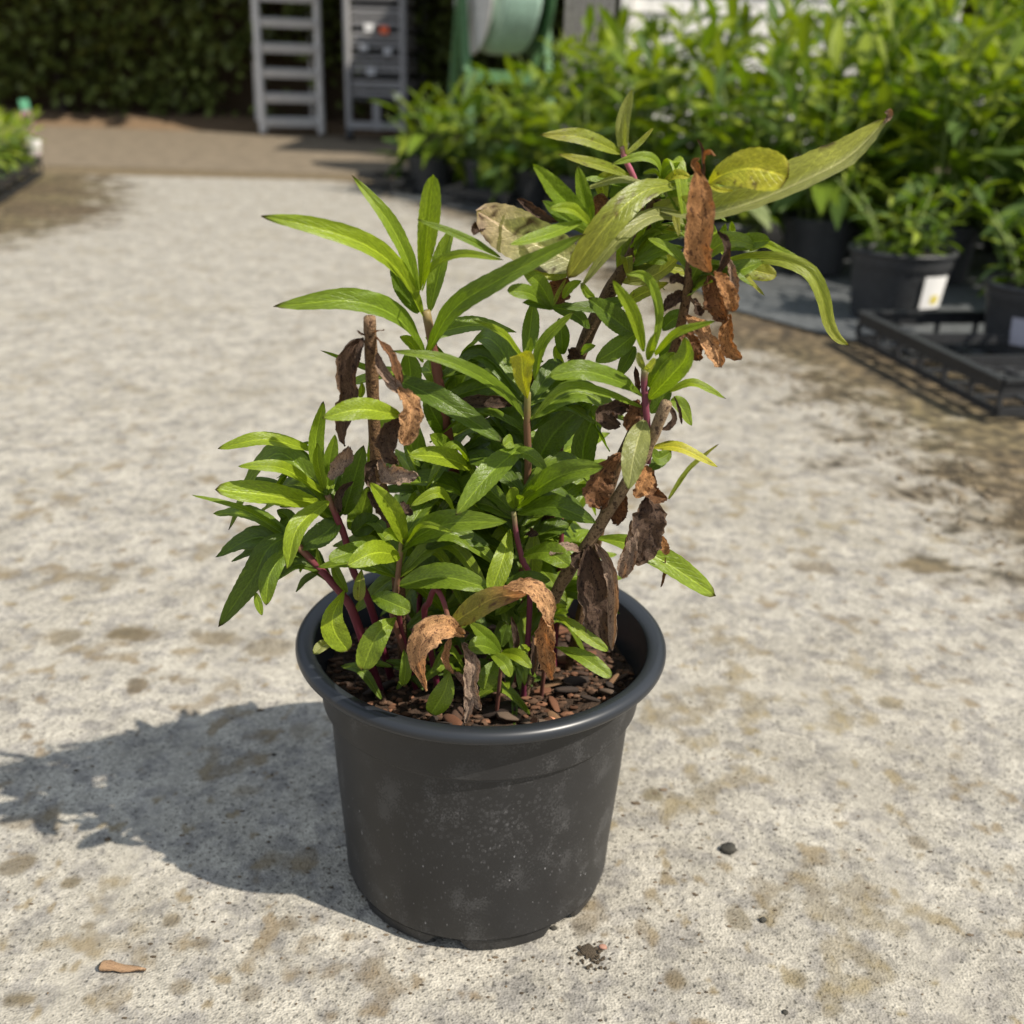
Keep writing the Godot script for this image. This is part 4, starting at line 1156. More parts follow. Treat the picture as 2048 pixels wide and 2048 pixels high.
	["drooping", "G", "m", [305, 1035, 7.0, 420, 960, 7.6, 560, 880, 8.0, 760, 850, 8.0], 165, 10, 14, "l"],
	["drooping", "G", "l", [295, 1320, 7.8, 262, 1440, 8.4, 183, 1572, 8.6], 145, 0, 12, "o"],
	["small_right", "G", "l", [925, 1170, 5.0, 1080, 1230, 6.0, 1262, 1352, 6.8], 98, 20, 20, "o"],
	["small_right", "G", "b", [890, 975, 4.4, 1010, 1030, 5.2, 1110, 1110, 5.6, 1240, 1195, 6.0], 78, 20, 18, "o"],
	["small_right", "G", "b", [905, 970, 4.4, 900, 930, 4.4, 895, 885, 4.4], 45, 10, 16, "r"],
	["small_right", "G", "b", [905, 970, 4.4, 940, 935, 4.8, 990, 935, 5.0], 45, 20, 16, "r"],
	["small_right", "G", "l", [905, 975, 4.6, 950, 960, 5.2, 1000, 965, 5.6], 40, 20, 16, "r"],
]

# Withered blades: shoot, window, tone, points, width, how far the edges roll in (degrees), twist along the length, crumple
const WITHERED := [
	["cut_stub", "A", "k", [1255, 300, 3.6, 1165, 360, 4.0, 1140, 560, 4.2, 1165, 740, 4.2, 1125, 940, 4.4, 1120, 1130, 4.4], 165, 150, 60, 1.0],
	["cut_stub", "A", "s", [1150, 1130, 4.4, 1100, 1250, 4.6, 1020, 1390, 4.8], 120, 120, 50, 1.0],
	["cut_stub", "A", "k", [1260, 290, 3.6, 1230, 400, 4.2, 1225, 520, 4.2], 50, 160, 40, 0.8],
	["cut_stub", "A", "u", [1350, 280, 3.6, 1450, 400, 4.2, 1520, 560, 4.6, 1530, 680, 4.8], 85, 130, 40, 1.0],
	["cut_stub", "A", "s", [1370, 410, 3.8, 1420, 560, 4.6, 1520, 690, 5.0, 1600, 780, 5.2], 100, 120, -30, 1.0],
	["cut_stub", "A", "t", [1530, 680, 5.0, 1610, 800, 5.4, 1620, 950, 5.6, 1570, 1110, 5.6], 185, 70, 30, 1.0],
	["cut_stub", "A", "k", [1560, 900, 5.0, 1480, 1020, 5.0, 1460, 1140, 5.2, 1530, 1260, 5.2], 180, 110, 25, 1.0],
	["cut_stub", "A", "s", [1390, 1230, 4.6, 1460, 1350, 5.4, 1560, 1350, 5.8, 1685, 1360, 6.0], 150, 80, 20, 1.2],
	["cut_stub", "A", "k", [1400, 1240, 4.0, 1310, 1290, 4.4, 1340, 1400, 4.6, 1400, 1420, 4.6], 90, 140, 40, 1.2],
	["cut_stub", "A", "u", [1340, 250, 3.6, 1380, 240, 4.2, 1420, 235, 4.6], 50, 60, 20, 0.6],
	["cut_stub", "A", "k", [1270, 270, 3.6, 1240, 260, 4.0, 1212, 238, 4.2], 22, 60, 20, 0.6],
	["cut_stub", "A", "k", [1180, 1400, 3.0, 1080, 1480, 3.2, 1080, 1640, 3.4], 70, 120, 40, 1.0],
	["cut_stub", "A", "k", [1300, 1480, 3.2, 1390, 1580, 3.4, 1470, 1720, 3.4], 100, 100, 30, 1.0],
	["withered_branch", "E", "r", [335, 700, 1.6, 300, 600, 1.8, 275, 550, 2.0, 320, 535, 1.8], 45, 120, 30, 0.8],
	["withered_branch", "E", "r", [300, 620, 1.8, 320, 760, 2.2, 325, 950, 2.6, 310, 1130, 2.8, 390, 1270, 2.8], 190, 70, 14, 0.3],
	["withered_branch", "E", "r", [345, 570, 1.2, 355, 510, 1.2, 390, 492, 1.4, 425, 520, 1.6], 34, 120, 30, 0.6],
	["withered_branch", "E", "k", [350, 700, 1.0, 345, 580, 1.0, 335, 480, 1.0, 304, 415, 1.0], 22, 150, 10, 0.5],
	["withered_branch", "E", "k", [300, 580, 1.0, 320, 650, 1.0, 345, 720, 1.0], 70, 60, 20, 0.8],
	["withered_branch", "E", "k", [435, 1010, 1.0, 490, 1080, 1.4, 485, 1200, 1.6, 420, 1290, 1.6], 55, 150, 40, 0.9],
	["withered_branch", "E", "r", [410, 1270, 2.0, 470, 1340, 2.2, 520, 1440, 2.2, 530, 1520, 2.2], 110, 70, 30, 1.0],
	["withered_branch", "E", "u", [380, 1290, 1.4, 410, 1400, 1.6, 440, 1500, 1.8, 480, 1580, 1.8], 150, 90, 40, 1.2],
	["withered_branch", "E", "s", [500, 1180, 1.4, 530, 1300, 1.6, 550, 1420, 1.6], 60, 130, 30, 1.0],
	["withered_branch", "E", "r", [510, 1540, 1.8, 490, 1650, 2.0, 510, 1760, 2.2, 590, 1828, 2.4], 105, 60, 25, 0.8],
	["withered_branch", "E", "t", [230, 1555, 1.2, 310, 1620, 1.6, 380, 1740, 2.0, 460, 1880, 2.2], 120, 70, 15, 0.9],
	["withered_branch", "E", "u", [200, 1640, 0.6, 260, 1720, 0.8, 320, 1840, 1.0], 110, 80, 20, 1.0],
	["withered_branch", "E", "k", [370, 1500, 0.8, 310, 1520, 1.0, 280, 1440, 1.2], 60, 120, 40, 1.0],
	["withered_branch", "E", "k", [250, 1400, 0.6, 170, 1440, 0.8, 90, 1520, 1.0], 90, 100, 40, 1.2],
	["withered_branch", "E", "k", [230, 1340, 0.8, 170, 1310, 1.0, 130, 1340, 1.2], 60, 100, 40, 1.2],
	["withered_branch", "E", "s", [240, 1420, 0.8, 290, 1470, 1.2, 330, 1480, 1.4], 24, 100, 20, 1.0],
	["old_branch", "E", "s", [1505, 315, -0.6, 1540, 268, -0.8, 1535, 232, -0.8, 1510, 240, -0.7], 40, 120, 30, 0.8],
	["old_branch", "D", "u", [1190, 1160, -2.0, 1170, 1040, -1.8, 1165, 915, -1.6], 175, 30, 10, 0.5],
	["old_branch", "D", "u", [900, 1560, -1.6, 850, 1640, -1.4, 810, 1760, -1.2], 210, 50, 12, 0.6],
	["old_branch", "D", "k", [260, 1150, 0.0, 220, 1180, 0.4, 180, 1230, 0.8], 90, 120, 30, 1.4],
	["old_branch", "D", "k", [520, 960, -0.4, 620, 1020, 0.0, 720, 1080, 0.2, 830, 1130, 0.2], 70, 110, 30, 1.2],
	["old_branch", "C", "k", [850, 900, -0.4, 870, 1020, -0.2, 890, 1120, 0.0], 50, 120, 40, 1.0],
	["old_branch", "B", "k", [1200, 520, -1.4, 1080, 560, -1.2, 960, 680, -1.0], 90, 100, 30, 0.8],
	["old_branch", "B", "k", [1300, 380, -1.0, 1330, 450, -1.0, 1300, 520, -1.0], 110, 140, 40, 1.4],
	["middle", "B", "k", [890, 800, 0.4, 700, 780, 0.6, 440, 790, 0.8], 105, 70, 15, 0.8],
	["cut_stem", "C", "u", [880, 1160, 3.0, 830, 1260, 3.4, 810, 1410, 3.6], 130, 80, 20, 1.0],
	["cut_stem", "C", "k", [840, 1200, 2.6, 700, 1210, 3.0, 620, 1280, 3.2, 740, 1360, 3.4], 150, 120, 30, 1.2],
	["cut_stem", "C", "k", [1090, 1180, 3.6, 1150, 1280, 3.8, 1120, 1360, 4.0, 1060, 1390, 4.0], 50, 130, 40, 1.0],
	["cut_stem", "C", "k", [1150, 1130, 3.4, 1190, 1230, 3.6, 1215, 1345, 3.8], 26, 130, 30, 0.8],
	["cut_stem", "G", "u", [1310, 20, 3.6, 1200, 130, 4.2, 1170, 240, 4.4, 1195, 340, 4.4], 175, 60, 15, 0.8],
	["cut_stem", "G", "u", [1330, 260, 3.4, 1300, 340, 3.8, 1285, 440, 4.0], 105, 70, 20, 1.0],
	["cut_stem", "G", "r", [1470, 90, 3.6, 1450, 180, 4.2, 1400, 280, 4.6], 110, 100, 30, 1.0],
	["cut_stem", "G", "u", [1500, 120, 3.4, 1480, 220, 4.0, 1520, 280, 4.4, 1590, 290, 4.6], 90, 100, 30, 1.0],
	["cut_stem", "G", "k", [1480, 270, 4.0, 1480, 400, 4.6, 1440, 540, 4.8, 1380, 660, 4.8], 225, 60, 22, 1.0],
	["cut_stem", "G", "s", [1380, 420, 4.8, 1370, 540, 5.2, 1350, 660, 5.2, 1320, 760, 5.2], 100, 110, 40, 1.0],
	["cut_stem", "G", "r", [1560, 510, 3.0, 1575, 580, 3.2, 1590, 620, 3.2], 55, 60, 15, 0.6],
	["cut_stem", "G", "u", [1575, 640, 2.8, 1570, 730, 2.8, 1550, 815, 2.8], 24, 100, 15, 0.6],
	["cut_stem", "G", "k", [1120, 570, 4.2, 1130, 720, 4.6, 1150, 900, 4.8, 1190, 1040, 5.0, 1215, 1180, 5.0], 190, 70, 15, 0.9],
	["cut_stem", "G", "s", [1160, 555, 4.4, 1230, 660, 5.0, 1270, 820, 5.4, 1275, 980, 5.4, 1262, 1190, 5.4], 75, 130, 30, 1.0],
	["cut_stem", "G", "s", [1075, 600, 4.2, 990, 580, 4.8, 885, 628, 5.2], 62, 100, 30, 1.0],
	["cut_stem", "G", "k", [1085, 610, 4.2, 1040, 640, 4.6, 1060, 700, 4.8], 60, 120, 40, 1.2],
	["drooping", "G", "t", [620, 820, 8.2, 760, 810, 8.6, 860, 900, 8.8, 890, 1040, 8.8], 130, 60, 15, 0.9],
	["drooping", "G", "r", [880, 960, 8.6, 870, 1080, 8.8, 880, 1220, 8.8, 905, 1355, 8.8], 120, 90, 20, 1.2],
	["drooping", "G", "t", [375, 1100, 7.2, 280, 1050, 8.4, 170, 1090, 9.0, 110, 1230, 9.2, 160, 1430, 9.2], 175, 50, 25, 0.8],
	["drooping", "G", "t", [300, 1110, 7.4, 275, 1230, 8.0, 320, 1330, 8.2], 48, 130, 40, 1.2],
	["drooping", "G", "s", [320, 1320, 8.2, 390, 1400, 8.8, 410, 1520, 9.2, 390, 1625, 9.6], 55, 130, 40, 1.3],
	["drooping", "G", "s", [370, 1150, 7.6, 420, 1270, 8.6, 425, 1420, 9.0, 480, 1540, 9.2], 90, 110, 40, 1.3],
	["drooping", "G", "k", [790, 1100, 6.0, 800, 1220, 6.4, 790, 1340, 6.6], 36, 120, 30, 1.0],
	["drooping", "G", "k", [660, 990, 5.6, 690, 1120, 5.8, 690, 1180, 5.8], 40, 120, 30, 1.0],
	["low_middle", "B", "k", [960, 1780, 2.6, 1000, 1790, 3.0, 1070, 1810, 3.2], 60, 110, 30, 1.2],
	["inner_far", "B", "k", [640, 1620, -1.0, 740, 1580, -1.0, 770, 1700, -1.0], 60, 130, 40, 1.2],
	["inner_far", "B", "k", [760, 1560, -1.0, 820, 1680, -1.0, 860, 1740, -1.0], 50, 130, 40, 1.2],
	["front_left", "A", "k", [1560, 1560, 4.2, 1590, 1620, 4.6, 1640, 1660, 4.8], 70, 120, 40, 1.4],
]

const BARK := {
	"red": [Color(0.22, 0.17, 0.07), Color(0.15, 0.055, 0.040), Color(0.12, 0.035, 0.032)], "brown": [Color(0.20, 0.19, 0.06), Color(0.16, 0.085, 0.05), Color(0.13, 0.05, 0.045)],
	"purple": [Color(0.24, 0.22, 0.10), Color(0.17, 0.045, 0.07), Color(0.14, 0.03, 0.055)], "maroon": [Color(0.19, 0.11, 0.06), Color(0.145, 0.03, 0.045), Color(0.125, 0.022, 0.04)],
	"pink": [Color(0.34, 0.20, 0.16), Color(0.34, 0.10, 0.15), Color(0.22, 0.14, 0.07)], "wood": [Color(0.26, 0.18, 0.11), Color(0.22, 0.155, 0.09), Color(0.19, 0.13, 0.075)],
	"deadwood": [Color(0.42, 0.29, 0.18), Color(0.32, 0.205, 0.115), Color(0.26, 0.165, 0.09)], "tan": [Color(0.54, 0.42, 0.28), Color(0.48, 0.365, 0.235), Color(0.40, 0.30, 0.19)],
}


func points_of(w: String, flat3: Array) -> Array:
	var out := []
	for k in range(0, flat3.size(), 3): out.append(win(w, flat3[k], flat3[k + 1], flat3[k + 2]))
	return out

# metres that one window pixel spans at a point
func pixel_at(w: String, p: Vector3) -> float:
	return WIN[w][2] * (p - EYE).dot(ahead) / FOCAL

# frames carried along a curve without twist, from the middle outwards; face: the normal wanted at the middle
func frames(c: Array, face: Vector3) -> Array:
	var n := c.size()
	var tang := []
	for k in n: tang.append(((c[mini(k + 1, n - 1)] as Vector3) - (c[maxi(k - 1, 0)] as Vector3)).normalized())
	var nor := []
	nor.resize(n)
	var h := n / 2
	nor[h] = (face - tang[h] * face.dot(tang[h])).normalized()
	for k in range(h + 1, n): nor[k] = (nor[k - 1] - tang[k] * (nor[k - 1] as Vector3).dot(tang[k])).normalized()
	for k in range(h - 1, -1, -1): nor[k] = (nor[k + 1] - tang[k] * (nor[k + 1] as Vector3).dot(tang[k])).normalized()
	return [tang, nor]

func outline(kind: String, t: float) -> float:
	match kind:
		"n": return pow(t + 0.02, 0.45) * pow(maxf(1.0 - t, 0.0), 0.62) * 1.44
		"o": return pow(t + 0.008, 0.95) * pow(maxf(1.0 - t, 0.0), 0.52) * 2.02
		"s": return pow(t + 0.012, 1.25) * pow(maxf(1.0 - t, 0.0), 0.42) * 2.58
		"r": return pow(t + 0.01, 0.62) * pow(maxf(1.0 - t, 0.0), 0.48) * 1.66
	return pow(t + 0.012, 0.66) * pow(maxf(1.0 - t, 0.0), 0.74) * 2.0

# a living blade: two halves folded along the midrib, a finely toothed and slightly wavy margin
func blade(pts: Array, width: float, face: Vector3, fold: float, kind: String, tone: Array, sd: float, browned: bool) -> ArrayMesh:
	var nl := 30
	var nw := 9
	var c := spline(pts, nl)
	var fr := frames(c, face)
	var P := PackedVector3Array()
	var UV := PackedVector2Array()
	var C := PackedColorArray()
	var length := 0.0
	for k in nl: length += (c[k + 1] - c[k]).length()
	var ruffle := minf(width * 0.10, 0.0018)
	for j in nl + 1:
		var t := float(j) / nl
		var half := 0.5 * width * maxf(outline(kind, t), 0.05 if j < nl else 0.0)
		var side: Vector3 = (fr[0][j] as Vector3).cross(fr[1][j])
		var tooth := 1.0 + (0.04 if j % 2 == 1 else 0.0) * smoothstep(0.18, 0.35, t) * smoothstep(1.0, 0.9, t)
		var fd := deg_to_rad(fold) * (1.0 - 0.35 * t)
		for i in nw:
			var s := -1.0 + 2.0 * i / (nw - 1.0)
			var e := absf(s)
			var reach := half * s * (tooth if e > 0.99 else 1.0) * cos(fd * (0.6 + 0.4 * e))
			var up_ := half * (sin(fd) * e - 0.18 * e * e * sin(fd)) + 0.0003 * exp(-e * e * 40.0) * -1.0
			up_ += ruffle * e * wobble.get_noise_3d(t * 3.2 + sd * 3.1, s * 0.9, sd) + 0.3 * ruffle * e * wobble.get_noise_3d(t * 11.0, s * 2.0, sd * 2.0)
			P.append(c[j] + side * reach + (fr[1][j] as Vector3) * up_)
			UV.append(Vector2(0.5 + 0.5 * s, t))
			var col: Color = (tone[0] as Color).lerp(tone[1], smoothstep(0.4, 1.0, t))
			var v := 1.0 + 0.22 * wobble.get_noise_3d(t * 2.4 + sd, s * 1.3, sd * 1.7)
			v *= 2.1
			col = Color(col.r * v * 1.10, col.g * v, col.b * v + 0.006)
			if browned: col = col.lerp(Color(0.11, 0.05, 0.03), smoothstep(0.955, 0.985, t + 0.02 * (e - 0.5)))
			C.append(col)
	return sheet(P, nw, nl + 1, UV, C)

# a blotched blade: dark spots and dead margins of their own outline
func blotch(m: ArrayMesh, sd: float, amount: float, dark: Color) -> ArrayMesh:
	var a := m.surface_get_arrays(0)
	var col: PackedColorArray = a[Mesh.ARRAY_COLOR]
	var uv: PackedVector2Array = a[Mesh.ARRAY_TEX_UV]
	for k in col.size():
		var e := absf(uv[k].x - 0.5) * 2.0
		var q := wobble.get_noise_3d(uv[k].x * 3.0 + sd, uv[k].y * 5.0, sd) + 0.5 * wobble.get_noise_3d(uv[k].x * 9.0, uv[k].y * 14.0, sd)
		col[k] = col[k].lerp(dark, smoothstep(0.36, 0.55, q + amount * (0.4 * uv[k].y + 0.2 * e)) * 0.9)
	a[Mesh.ARRAY_COLOR] = col
	var out := ArrayMesh.new()
	out.add_surface_from_arrays(Mesh.PRIMITIVE_TRIANGLES, a)
	return out

# a blade whose one half shows its upper side, the other its underside
func two_faced(m: ArrayMesh, upper: Color) -> ArrayMesh:
	var a := m.surface_get_arrays(0)
	var col: PackedColorArray = a[Mesh.ARRAY_COLOR]
	var uv: PackedVector2Array = a[Mesh.ARRAY_TEX_UV]
	for k in col.size():
		if uv[k].x < 0.49:
			var v := 1.9 + 0.5 * wobble.get_noise_2d(uv[k].x * 6.0, uv[k].y * 9.0)
			col[k] = Color(upper.r * v, upper.g * v, upper.b * v).lerp(col[k], 0.3)
			if uv[k].x < 0.04 and wobble.get_noise_2d(uv[k].y * 40.0, 3.0) > 0.25: col[k] = Color(0.10, 0.05, 0.03)
	a[Mesh.ARRAY_COLOR] = col
	var out := ArrayMesh.new()
	out.add_surface_from_arrays(Mesh.PRIMITIVE_TRIANGLES, a)
	return out

# a withered blade: rolled, twisted and crumpled
func withered(pts: Array, width: float, face: Vector3, roll: float, twist: float, crumple: float, tone: Array, sd: float) -> ArrayMesh:
	var nl := 34
	var nw := 13
	var c := spline(pts, nl)
	var fr := frames(c, face)
	var P := PackedVector3Array()
	var UV := PackedVector2Array()
	var C := PackedColorArray()
	var amp := crumple * clampf(width * 0.15, 0.0006, 0.0026)
	for j in nl + 1:
		var t := float(j) / nl
		var wide := width * clampf(outline("r", t) * (1.0 + 0.28 * wobble.get_noise_2d(t * 4.0, sd * 9.0)), 0.12 if j < nl else 0.03, 1.15)
		var tn: Vector3 = fr[0][j]
		var no: Vector3 = fr[1][j]
		no = no.rotated(tn, deg_to_rad(twist) * (t - 0.5) * 1.6 + 0.5 * wobble.get_noise_2d(t * 2.5, sd * 5.0))
		var side := tn.cross(no)
		var arc := deg_to_rad(roll) * 0.92 * (0.75 + 0.5 * t + 0.5 * wobble.get_noise_2d(t * 3.0, sd * 3.0))
		var r := wide / maxf(arc, 0.2) * 0.80 * (1.0 + roll / 260.0)
		for i in nw:
			var s := -1.0 + 2.0 * i / (nw - 1.0)
			var a := s * arc * 0.5
			var p: Vector3 = c[j] + side * sin(a) * r + no * (1.0 - cos(a)) * r
			p += no * amp * (1.6 * (0.3 - absf(wobble.get_noise_3d(t * 3.4 + sd * 4.0, s * 1.7, sd))) + 0.9 * wobble.get_noise_3d(t * 2.0, s * 0.8, sd * 7.0)) * (0.3 + 0.7 * absf(s))
			p += no * amp * 0.18 * cos(s * 5.0 + 2.5 * wobble.get_noise_2d(t * 2.0, sd) + sd)                # lengthwise pleats
			p += tn * amp * 0.7 * wobble.get_noise_3d(t * 7.0, s * 2.5 + 20.0, sd)
			if i == 0 or i == nw - 1: p += side * s * amp * 0.45 * wobble.get_noise_2d(t * 16.0, sd + s) + no * amp * 0.5 * wobble.get_noise_2d(t * 8.0, sd - s)
			P.append(p)
			UV.append(Vector2(0.5 + 0.5 * s, t + fposmod(sd * 0.37, 1.0)))
			var col: Color = (tone[0] as Color).lerp(tone[1], t)
			var v := 2.1 + 1.4 * wobble.get_noise_3d(t * 2.2, s * 1.4, sd * 3.0)
			col = Color(col.r * v, col.g * v, col.b * v)
			C.append(col.lerp(Color(0.42, 0.33, 0.24), 0.45 if i == 0 or i == nw - 1 else 0.0))              # bleached margin
	return sheet(P, nw, nl + 1, UV, C)


func make_main_plant() -> void:
	var plant := thing("potted_plant", "black plastic pot with a leafy plant, green shoots among curled brown leaves", "potted plant")
	make_pot(plant)
	var stems := {}
	for key: String in SHOOTS:
		var q: Array = SHOOTS[key]
		var pts := points_of(q[0], q[1])
		if q[2] != null: pts.append(Vector3(q[2].x, 0.132, q[2].y))
		var n := maxi(14, pts.size() * 4)
		var c := spline(pts, n)
		var rad := []
		var col := []
		var bark: Array = BARK[q[5]]
		for k in n + 1:
			var t := float(k) / n
			var knot := 1.0 + 0.22 * maxf(0.0, wobble.get_noise_2d(t * 14.0, pts[0].x * 90.0))
			rad.append(lerpf(q[3], q[4], t) * knot)
			col.append((bark[0] as Color).lerp(bark[1], smoothstep(0.0, 0.22, t)).lerp(bark[2], smoothstep(0.4, 1.0, t)))
		var woody: bool = q[5] in ["wood", "deadwood", "tan"]
		stems[key] = part("stem", tube(c, rad, col, 12 if woody else 9, 0.16 if woody else 0.05, Color(0.80, 0.66, 0.42) if woody else Color(-1, 0, 0)), M.wood if woody else M.stem, plant)
	var count := 0.0
	for q: Array in BLADES:
		count += 1.0
		var pts := points_of(q[1], q[3])
		var mid: Vector3 = spline(pts, 2)[1]
		var t: Vector3 = (pts[-1] - pts[0]).normalized()
		var v := (EYE - mid).normalized()
		v = (v - t * v.dot(t)).normalized()
		var across := t.cross(v)
		if across.dot(Vector3(0.25, 1.0, 0.0)) < 0.0: across = -across
		var turn := deg_to_rad(q[5])
		var face := v * cos(turn) + across * sin(turn)
		var w: float = 1.17 * q[4] * pixel_at(q[1], mid) / cos(turn) / cos(deg_to_rad(q[6]) * 0.8)
		var mesh := blade(pts, w, face, q[6] * 1.35, q[7], TONE[q[2]], count * 1.37, q[2] != "p" and int(count) % 3 != 0)
		if q[2] == "x": mesh = blotch(mesh, 3.0, 0.22, Color(0.10, 0.035, 0.05))
		elif q[2] == "m": mesh = blotch(mesh, 5.0, 0.35, Color(0.16, 0.045, 0.03))
		elif q[2] == "o" or (q[2] == "y" and q[0] != "middle"): mesh = blotch(mesh, count, -0.06, Color(0.16, 0.10, 0.03))
		elif q[2] == "h": mesh = two_faced(mesh, Color(0.36, 0.37, 0.05))
		part("leaf", mesh, M.leaf, stems[q[0]])
	for q: Array in WITHERED:
		count += 1.0
		var pts := points_of(q[1], q[3])
		var mid: Vector3 = spline(pts, 2)[1]
		var v := (EYE - mid).normalized()
		var face := (v + Vector3(rnd(-0.4, 0.6), rnd(-0.2, 0.5), 0)).normalized()
		part("withered_leaf", withered(pts, 1.3 * q[4] * pixel_at(q[1], mid), face, q[5], q[6], q[7], WITHER[q[2]], count * 0.83), M.dead, stems[q[0]])
	# leaves deep inside the clump
	for k in 150:
		var key: String = ["inner_red", "inner_dark", "inner_left", "inner_far", "middle", "tall"][k % 6]
		var root: Vector2 = SHOOTS[key][2]
		var top := win("P", SHOOTS[key][1][0], SHOOTS[key][1][1], SHOOTS[key][1][2])
		var f := rnd(0.2, 1.0)
		var b := Vector3(root.x, 0.14, root.y).lerp(Vector3(top.x, minf(top.y, 0.29), top.z), f)
		var a := rnd(0, TAU)
		var L := rnd(0.04, 0.078)
		var d := Vector3(cos(a), 0, sin(a))
		if b.z + d.z * L > 0.055: d.z = -absf(d.z)
		if b.x + d.x * L > 0.085 or b.x + d.x * L < -0.075: d.x = -d.x * 0.5
		var pts := [b, b + d * L * 0.5 + Vector3(0, L * rnd(0.15, 0.45), 0), b + d * L + Vector3(0, L * rnd(-0.35, 0.45), 0)]
		count += 1.0
		part("leaf", blade(pts, L * rnd(0.24, 0.34), Vector3(rnd(-0.3, 0.5), 1, rnd(0.0, 0.9)).normalized(), rnd(15, 34), "l", TONE[["d", "g", "g", "l"][k % 4]], count * 1.37, false), M.leaf, stems[key])
	# leaves behind the front ones, along the outer shoots
	for k in 66:
		var key: String = ["left", "low_left", "front_left", "low_middle", "tall", "middle"][k % 6]
		var line := spline(points_of("P", SHOOTS[key][1]), 10)
		var b: Vector3 = line[rng.randi_range(0, 5) if key != "tall" else rng.randi_range(4, 9)]
		var a := rnd(-0.4, PI + 0.4)
		var L := rnd(0.034, 0.06)
		var d := Vector3(cos(a), 0, -absf(sin(a)) * 0.8 - 0.1)
		if key == "left" or key == "low_left": d.x = -absf(d.x) if k % 4 else d.x
		var pts := [b, b + d * L * 0.5 + Vector3(0, L * rnd(0.1, 0.4), 0), b + d * L + Vector3(0, L * rnd(-0.4, 0.3), 0)]
		count += 1.0
		part("leaf", blade(pts, L * rnd(0.25, 0.34), Vector3(rnd(-0.2, 0.5), 1, rnd(0.2, 1.0)).normalized(), rnd(18, 36), "l", TONE[["g", "d", "l", "g"][k % 4]], count * 1.37, k % 3 == 0), M.leaf, stems[key])
	# small young leaves low over the compost and among the old branch
	for k in 78:
		var key: String = "front_rosette" if k < 20 else ("small_left" if k < 34 else ("old_branch" if k < 66 else "withered_branch"))
		var b: Vector3
		var L := rnd(0.018, 0.034)
		if k < 34: b = Vector3(rnd(-0.055, 0.035), rnd(0.146, 0.176), rnd(0.015, 0.058))
		else:
			var line := spline(points_of("P", SHOOTS[key][1]), 16)
			b = line[rng.randi_range(0, 6)] if k < 66 else line[rng.randi_range(2, 6)]
			L = rnd(0.022, 0.045)
		var a := rnd(0, TAU)
		var d := Vector3(cos(a), 0, sin(a) * 0.7)
		if k >= 34: d = Vector3(absf(d.x) if k % 3 else d.x, 0, d.z * 0.7)
		var pts := [b, b + d * L * 0.5 + Vector3(0, L * rnd(0.1, 0.5), 0), b + d * L + Vector3(0, L * rnd(-0.3, 0.5), 0)]
		count += 1.0
		part("leaf", blade(pts, L * rnd(0.24, 0.34), Vector3(rnd(-0.2, 0.5), 1, rnd(0.2, 1.0)).normalized(), rnd(18, 36), "l", TONE[["g", "l", "b", "g", "o"][k % 5] if k >= 34 else ["g", "l", "d"][k % 3]], count * 1.37, false), M.leaf, stems[key])


